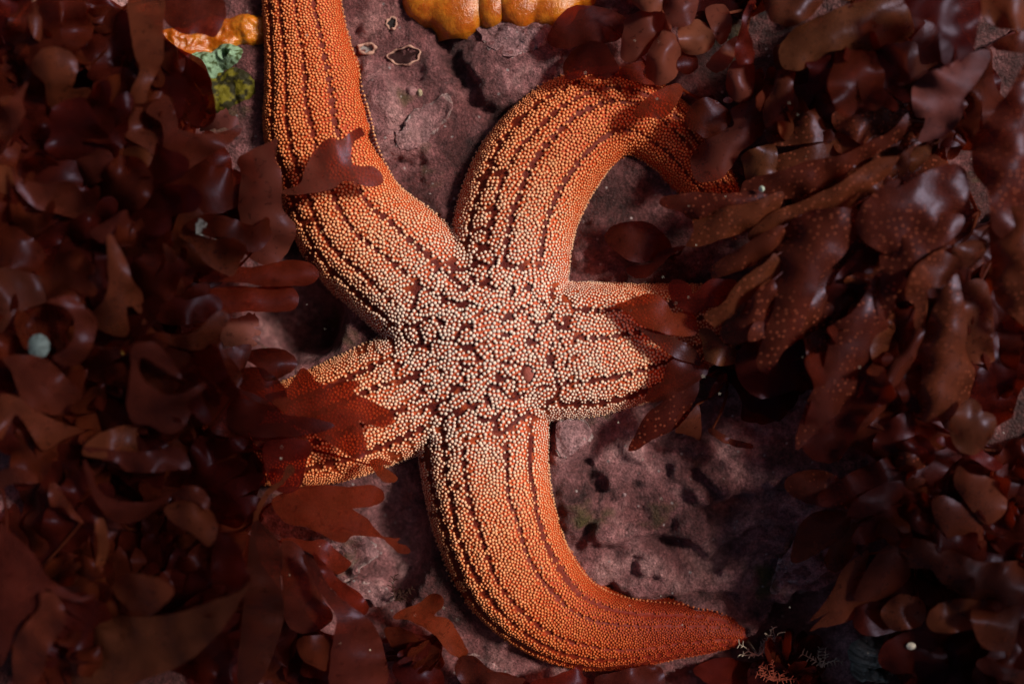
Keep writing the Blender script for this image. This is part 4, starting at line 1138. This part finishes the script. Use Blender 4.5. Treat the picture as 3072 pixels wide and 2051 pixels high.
plant('low reddish seaweed leaves along the bottom edge under the lower arm', (1730, 2090),
      [('K 200,1568 380,1510 480,1470 550,1440 560,1510 640,1568 600,1640 300,1640', 6, 80, 130, dict(mat='red')),
       ('K 640,1530 760,1490 900,1460 1020,1440 1090,1470 1110,1568 1050,1640 700,1640', 6, 80, 120, dict(mat='brown', cup=-20)),
       ('K -160,1520 0,1490 130,1530 260,1600 100,1660 -100,1640', 4, 80, 110, dict(mat='dark'))], 'dark', 4, (20, 160), (100, 200))
plant('coppery seaweed clump in the bottom right hollow', (2330, 2060),
      [('K 1300,1470 1480,1390 1640,1420 1792,1450 1800,1568 1600,1620 1400,1568', 5, -40, 20, dict(mat='red', ruf=14)),
       ('M 0,1440 120,1400 240,1460 300,1568 150,1640 0,1600', 4, -20, 20, dict(mat='dark'))], 'dark', 6, (200, 400), (100, 220), fmat='dark')

# ---- small twiggy tufts, shells and specks
def twig_tuft(label, u, v, z, size, n, colr, seed, spread=(20, 160), name='bryozoan_tuft', cat='bryozoan'):
    r = random.Random(seed); x0, y0 = w_of(u, v, z)
    gz = rock_at(x0, y0)
    t_ = thing(name, label, cat, (x0, y0, gz))
    m_ = M.setdefault('tw%s' % (colr,), None)
    if m_ is None:
        m_, nt, bs, out = nodes_of('twig'); nn = tex(nt, 'ShaderNodeTexNoise', 700, 3)
        rr_ = ramp(nt, nn.outputs['Fac'], [(.3, tuple(c * .5 for c in colr)), (.7, colr)]); nt.links.new(rr_.outputs[0], bs.inputs['Base Color'])
        bs.inputs['Roughness'].default_value = .6; bs.inputs['Specular IOR Level'].default_value = .1; M['tw%s' % (colr,)] = m_
    obj('stalk', tube_mesh('stalk', [(x0, y0, gz - 4), (x0, y0, (gz + z) / 2), (x0, y0, z)], [5, 3.5, 3]), m_, t_)
    for k in range(n):
        a = math.radians(r.uniform(*spread)); p = Vector((x0, y0, z)); pts_ = [p.copy()]; L = size * r.uniform(.6, 1)
        vv = []; ff = []
        for s in range(6):
            a += r.uniform(-.35, .35)
            p = p + Vector((math.cos(a), math.sin(a), r.uniform(-.1, .45))) * L / 6; pts_.append(p.copy())
        segs = [(pts_, [2.6 - .28 * i for i in range(7)])]
        for s in range(1, 7):
            for sg in (-1, 1):
                if r.random() < .75:
                    b = a + sg * r.uniform(.6, 1.2); q = pts_[s]; l2 = L * r.uniform(.12, .26)
                    q1 = q + Vector((math.cos(b), math.sin(b), .3)) * l2 * .5; q2 = q1 + Vector((math.cos(b + .3 * sg), math.sin(b + .3 * sg), .2)) * l2 * .5
                    segs.append(([q, q1, q2], [1.7, 1.8, 1.5]))
        for ps, rd in segs:
            for i, q in enumerate(ps):
                d = (ps[min(i + 1, len(ps) - 1)] - ps[max(i - 1, 0)]).normalized(); aa = d.orthogonal().normalized(); bb = d.cross(aa)
                for j in range(4):
                    tt = math.pi * j / 2; vv.append(tuple(q + (aa * math.cos(tt) + bb * math.sin(tt)) * rd[i]))
            o0 = len(vv) - 4 * len(ps)
            for i in range(len(ps) - 1):
                for j in range(4): ff.append((o0 + i * 4 + j, o0 + i * 4 + (j + 1) % 4, o0 + i * 4 + 4 + (j + 1) % 4, o0 + i * 4 + 4 + j))
        obj('branch', mesh_np('branch', vv, [np.array(ff)]), m_, t_)
    return t_
TW = (.42, .32, .24); TR = (.34, .07, .04)
twig_tuft('pale twiggy tuft just past the tip of the lower arm', 2275, 1965, 40, 95, 8, TW, 1, (20, 150))
twig_tuft('thin cream twig standing in the bottom right hollow', 2465, 2000, 20, 75, 4, TW, 2, (20, 150))
twig_tuft('short twigs growing from the top of the pale sponge ball', 2600, 1925, 30, 60, 6, TW, 3, (40, 150))
twig_tuft('twigs hanging below the pale sponge ball', 2640, 2020, 20, 75, 6, TW, 4, (220, 350))
twig_tuft('small coral red tuft at the bottom edge right of the arm tip', 2320, 2040, 30, 70, 7, TR, 5, (20, 160))
twig_tuft('tiny white feathery tuft on the dark seaweed at left', 590, 700, 330, 45, 4, (.3, .3, .3), 6, (30, 100))
twig_tuft('wispy brown tuft between the left fronds and the lower arm', 1185, 1800, 60, 80, 4, (.045, .018, .012), 7, (20, 130))
limpet('pale blue grey limpet shell inside the brown crescent curl', 'limpet', 'limpet', 114, 1038, 425, 28, 31, 14, (.09, .12, .125), 4)
limpet('tiny yellow snail shell among the dark fronds at left', 'snail', 'snail_shell', 368, 1054, 395, 10, 11, 13, (.5, .36, .08), 5)
limpet('small white shell chip on the dark lobe at bottom right', 'shell', 'shell_chip', 2735, 1938, 262, 13, 10, 8, (.75, .68, .55), 6)
limpet('tiny round pale snail on the fronds near the curled arm tip', 'snail', 'snail_shell', 2286, 566, 285, 8, 8, 12, (.5, .6, .5), 7)
limpet('small pinkish shell below the hanging paddles at top', 'shell', 'shell_chip', 2185, 300, 120, 14, 9, 12, (.5, .34, .32), 8)

# drifting specks of marine snow
r = random.Random(5); vv = []; ff = []
for k in range(70):
    u = r.uniform(800, 2700); v = r.uniform(100, 1980); z = r.uniform(180, 420); s = r.choice([1.2, 1.5, 2, 2, 2.8])
    x, y = w_of(u, v, z); b = len(vv)
    for d in ((1, 0, 0), (-1, 0, 0), (0, 1, 0), (0, -1, 0), (0, 0, 1), (0, 0, -1)):
        vv.append((x + d[0] * s * r.uniform(.6, 1.4), y + d[1] * s * r.uniform(.6, 1.4), z + d[2] * s))
    for f in ((0, 2, 4), (2, 1, 4), (1, 3, 4), (3, 0, 4), (2, 0, 5), (1, 2, 5), (3, 1, 5), (0, 3, 5)): ff.append(tuple(i + b for i in f))
sn = obj('marine_snow', mesh_np('marine_snow', vv, [np.array(ff)], col=np.tile([.6, .55, .45], (len(vv), 1))), M['crust'])
tag(sn, 'tiny pale specks drifting in the water above the rock', 'marine snow', kind='stuff')

# thin coralline plates lying on the rock, paler at the growing edge
def crust_plate(s, mat='plate', thick=6.0, hug=4.5):
    o = outl(s)
    me = blade_mesh(o, o[0], far_point(o), -300, -300, arch=0, ruf=0, cup=0, thick=thick, wob=15, hug=hug)
    p = obj('crust_plate', me, M[mat], rock)
    # pale rim: a slightly lower, slightly larger sheet under the plate
    c = np.mean(o, 0); big = [tuple(c + (np.array(q) - c) * (1 + 3 / (np.hypot(*(np.array(q) - c)) + 1))) for q in o]
    me2 = blade_mesh(big, big[0], far_point(big), -300, -300, arch=0, ruf=0, cup=0, thick=3, wob=15, hug=hug - 3)
    obj('plate_edge', me2, M['palecrust'], p)
for s_, m_ in (('M 300,620 330,750 440,700 520,640 535,800 500,880 430,930 350,945 300,950 270,1010 220,1020 150,960 180,800 240,700', 'plate'),
               ('J 540,620 640,610 700,575 800,600 860,700 760,760 700,850 600,880 560,760', 'plate'),
               ('J 1480,1370 1560,1400 1700,1470 1792,1500 1720,1540 1600,1500', 'plate'),
               ('J 660,900 780,880 900,930 960,960 900,1040 800,1010', 'plate'),
               ('B 970,920 1040,850 1090,760 1200,700 1310,650 1345,710 1300,830 1210,900 1130,985 1040,1000', 'plate'),
               ('C -180,150 -60,110 60,130 160,110 290,190 280,300 180,330 60,380 -60,330 -120,250', 'plate'),
               ('G 380,1400 480,1360 590,1400 600,1500 520,1590 400,1600', 'plate')):
    crust_plate(s_, m_)

# made-up plants out of view on the right, added to shade both sides
M['shade_kelp'] = mat_alga('brown kelp', (.035, .018, .006), (.07, .036, .012), .3, .06, .4)
def shade_kelp(label, root, top, blades, seed):
    r_ = random.Random(seed); x, y = root; z = rock_at(x, y) - 4
    t_ = thing('tall_shade_kelp', label, 'shade_kelp', (x, y, z))
    obj('holdfast', tube_mesh('holdfast', [(x, y, z - 5), (x, y, z + 14), (x, y, z + 40), (x, y, z + 70)], [70, 55, 26, 16], 12), M['shade_kelp'], t_)
    n = 16; a = Vector((x, y, z + 60)); b = Vector(top)
    pts_ = [a.lerp(b, i / (n - 1)) + Vector((90 * math.sin(2.2 * i / n), 60 * math.sin(3 * i / n), 0)) for i in range(n)]
    obj('stipe', tube_mesh('stipe', pts_, [15 - .5 * i for i in range(n)], 8), M['shade_kelp'], t_)
    for k, (f, dx, dy, dz, L, W) in enumerate(blades):
        i = f * (n - 1); p = pts_[int(i)].lerp(pts_[min(int(i) + 1, n - 1)], i - int(i))
        d = Vector((dx, dy, dz)).normalized(); sd_ = d.cross(Vector((0, 0, 1))).normalized(); m = 26; vv = []; ff = []
        for j in range(m):
            q = j / (m - 1); hw_ = W * (min(1, q * 5) ** .7) * (1 - q ** 4) ** .6 * (1 + .12 * math.sin(9 * q + k)) + 3
            c = p + d * L * q + Vector((0, 0, -L * .12 * q * q))
            for e in range(7):
                g = (e - 3) / 3
                vv.append(tuple(c + sd_ * hw_ * g + Vector((0, 0, 22 * abs(g) ** 2 * math.sin(14 * q + 2 * k + 1.5 * (g > 0))))))
        for j in range(m - 1):
            for e in range(6): ff.append((j * 7 + e, j * 7 + e + 1, j * 7 + e + 8, j * 7 + e + 7))
        vv = np.array(vv); bt = vv - np.array([0, 0, 2.5]); ff = np.array(ff); o_ = len(vv)
        ring_ = list(range(0, 7)) + [j * 7 + 6 for j in range(1, m)] + [o_ - 1 - e for e in range(1, 7)] + [j * 7 for j in range(m - 2, 0, -1)]
        rim = np.array([(ring_[i_], ring_[i_] + o_, ring_[(i_ + 1) % len(ring_)] + o_, ring_[(i_ + 1) % len(ring_)]) for i_ in range(len(ring_))])
        obj('blade', mesh_np('blade', np.concatenate([vv, bt]), [ff, ff[:, ::-1] + o_, rim]), M['shade_kelp'], t_)
shade_kelp('tallest made-up shade plant, unseen right of the frame, its blades spread high above', (1950, 900), (1200, 800, 2350),
     [(1, -1, -.9, 0, 760, 90), (1, -.42, -1, .02, 1500, 95), (.985, -.16, -1, 0, 1700, 100), (1, -1, .15, 0, 620, 90), (.985, -.5, 1, 0, 800, 90), (.985, -.25, -1, -.1, 1000, 90)], 3)
shade_kelp('shorter made-up shade plant, unseen beyond the lower right corner of the frame', (2450, -650), (2250, -500, 1250),
     [(1, -1, .35, 0, 840, 100), (1, -1, .75, 0, 900, 100), (1, -1, -.7, 0, 620, 80), (1, -.5, -1, 0, 900, 120), (.95, -.9, .2, 0, 560, 110), (.9, .3, 1, 0, 700, 90), (.85, 1, 0, 0, 600, 100)], 4)
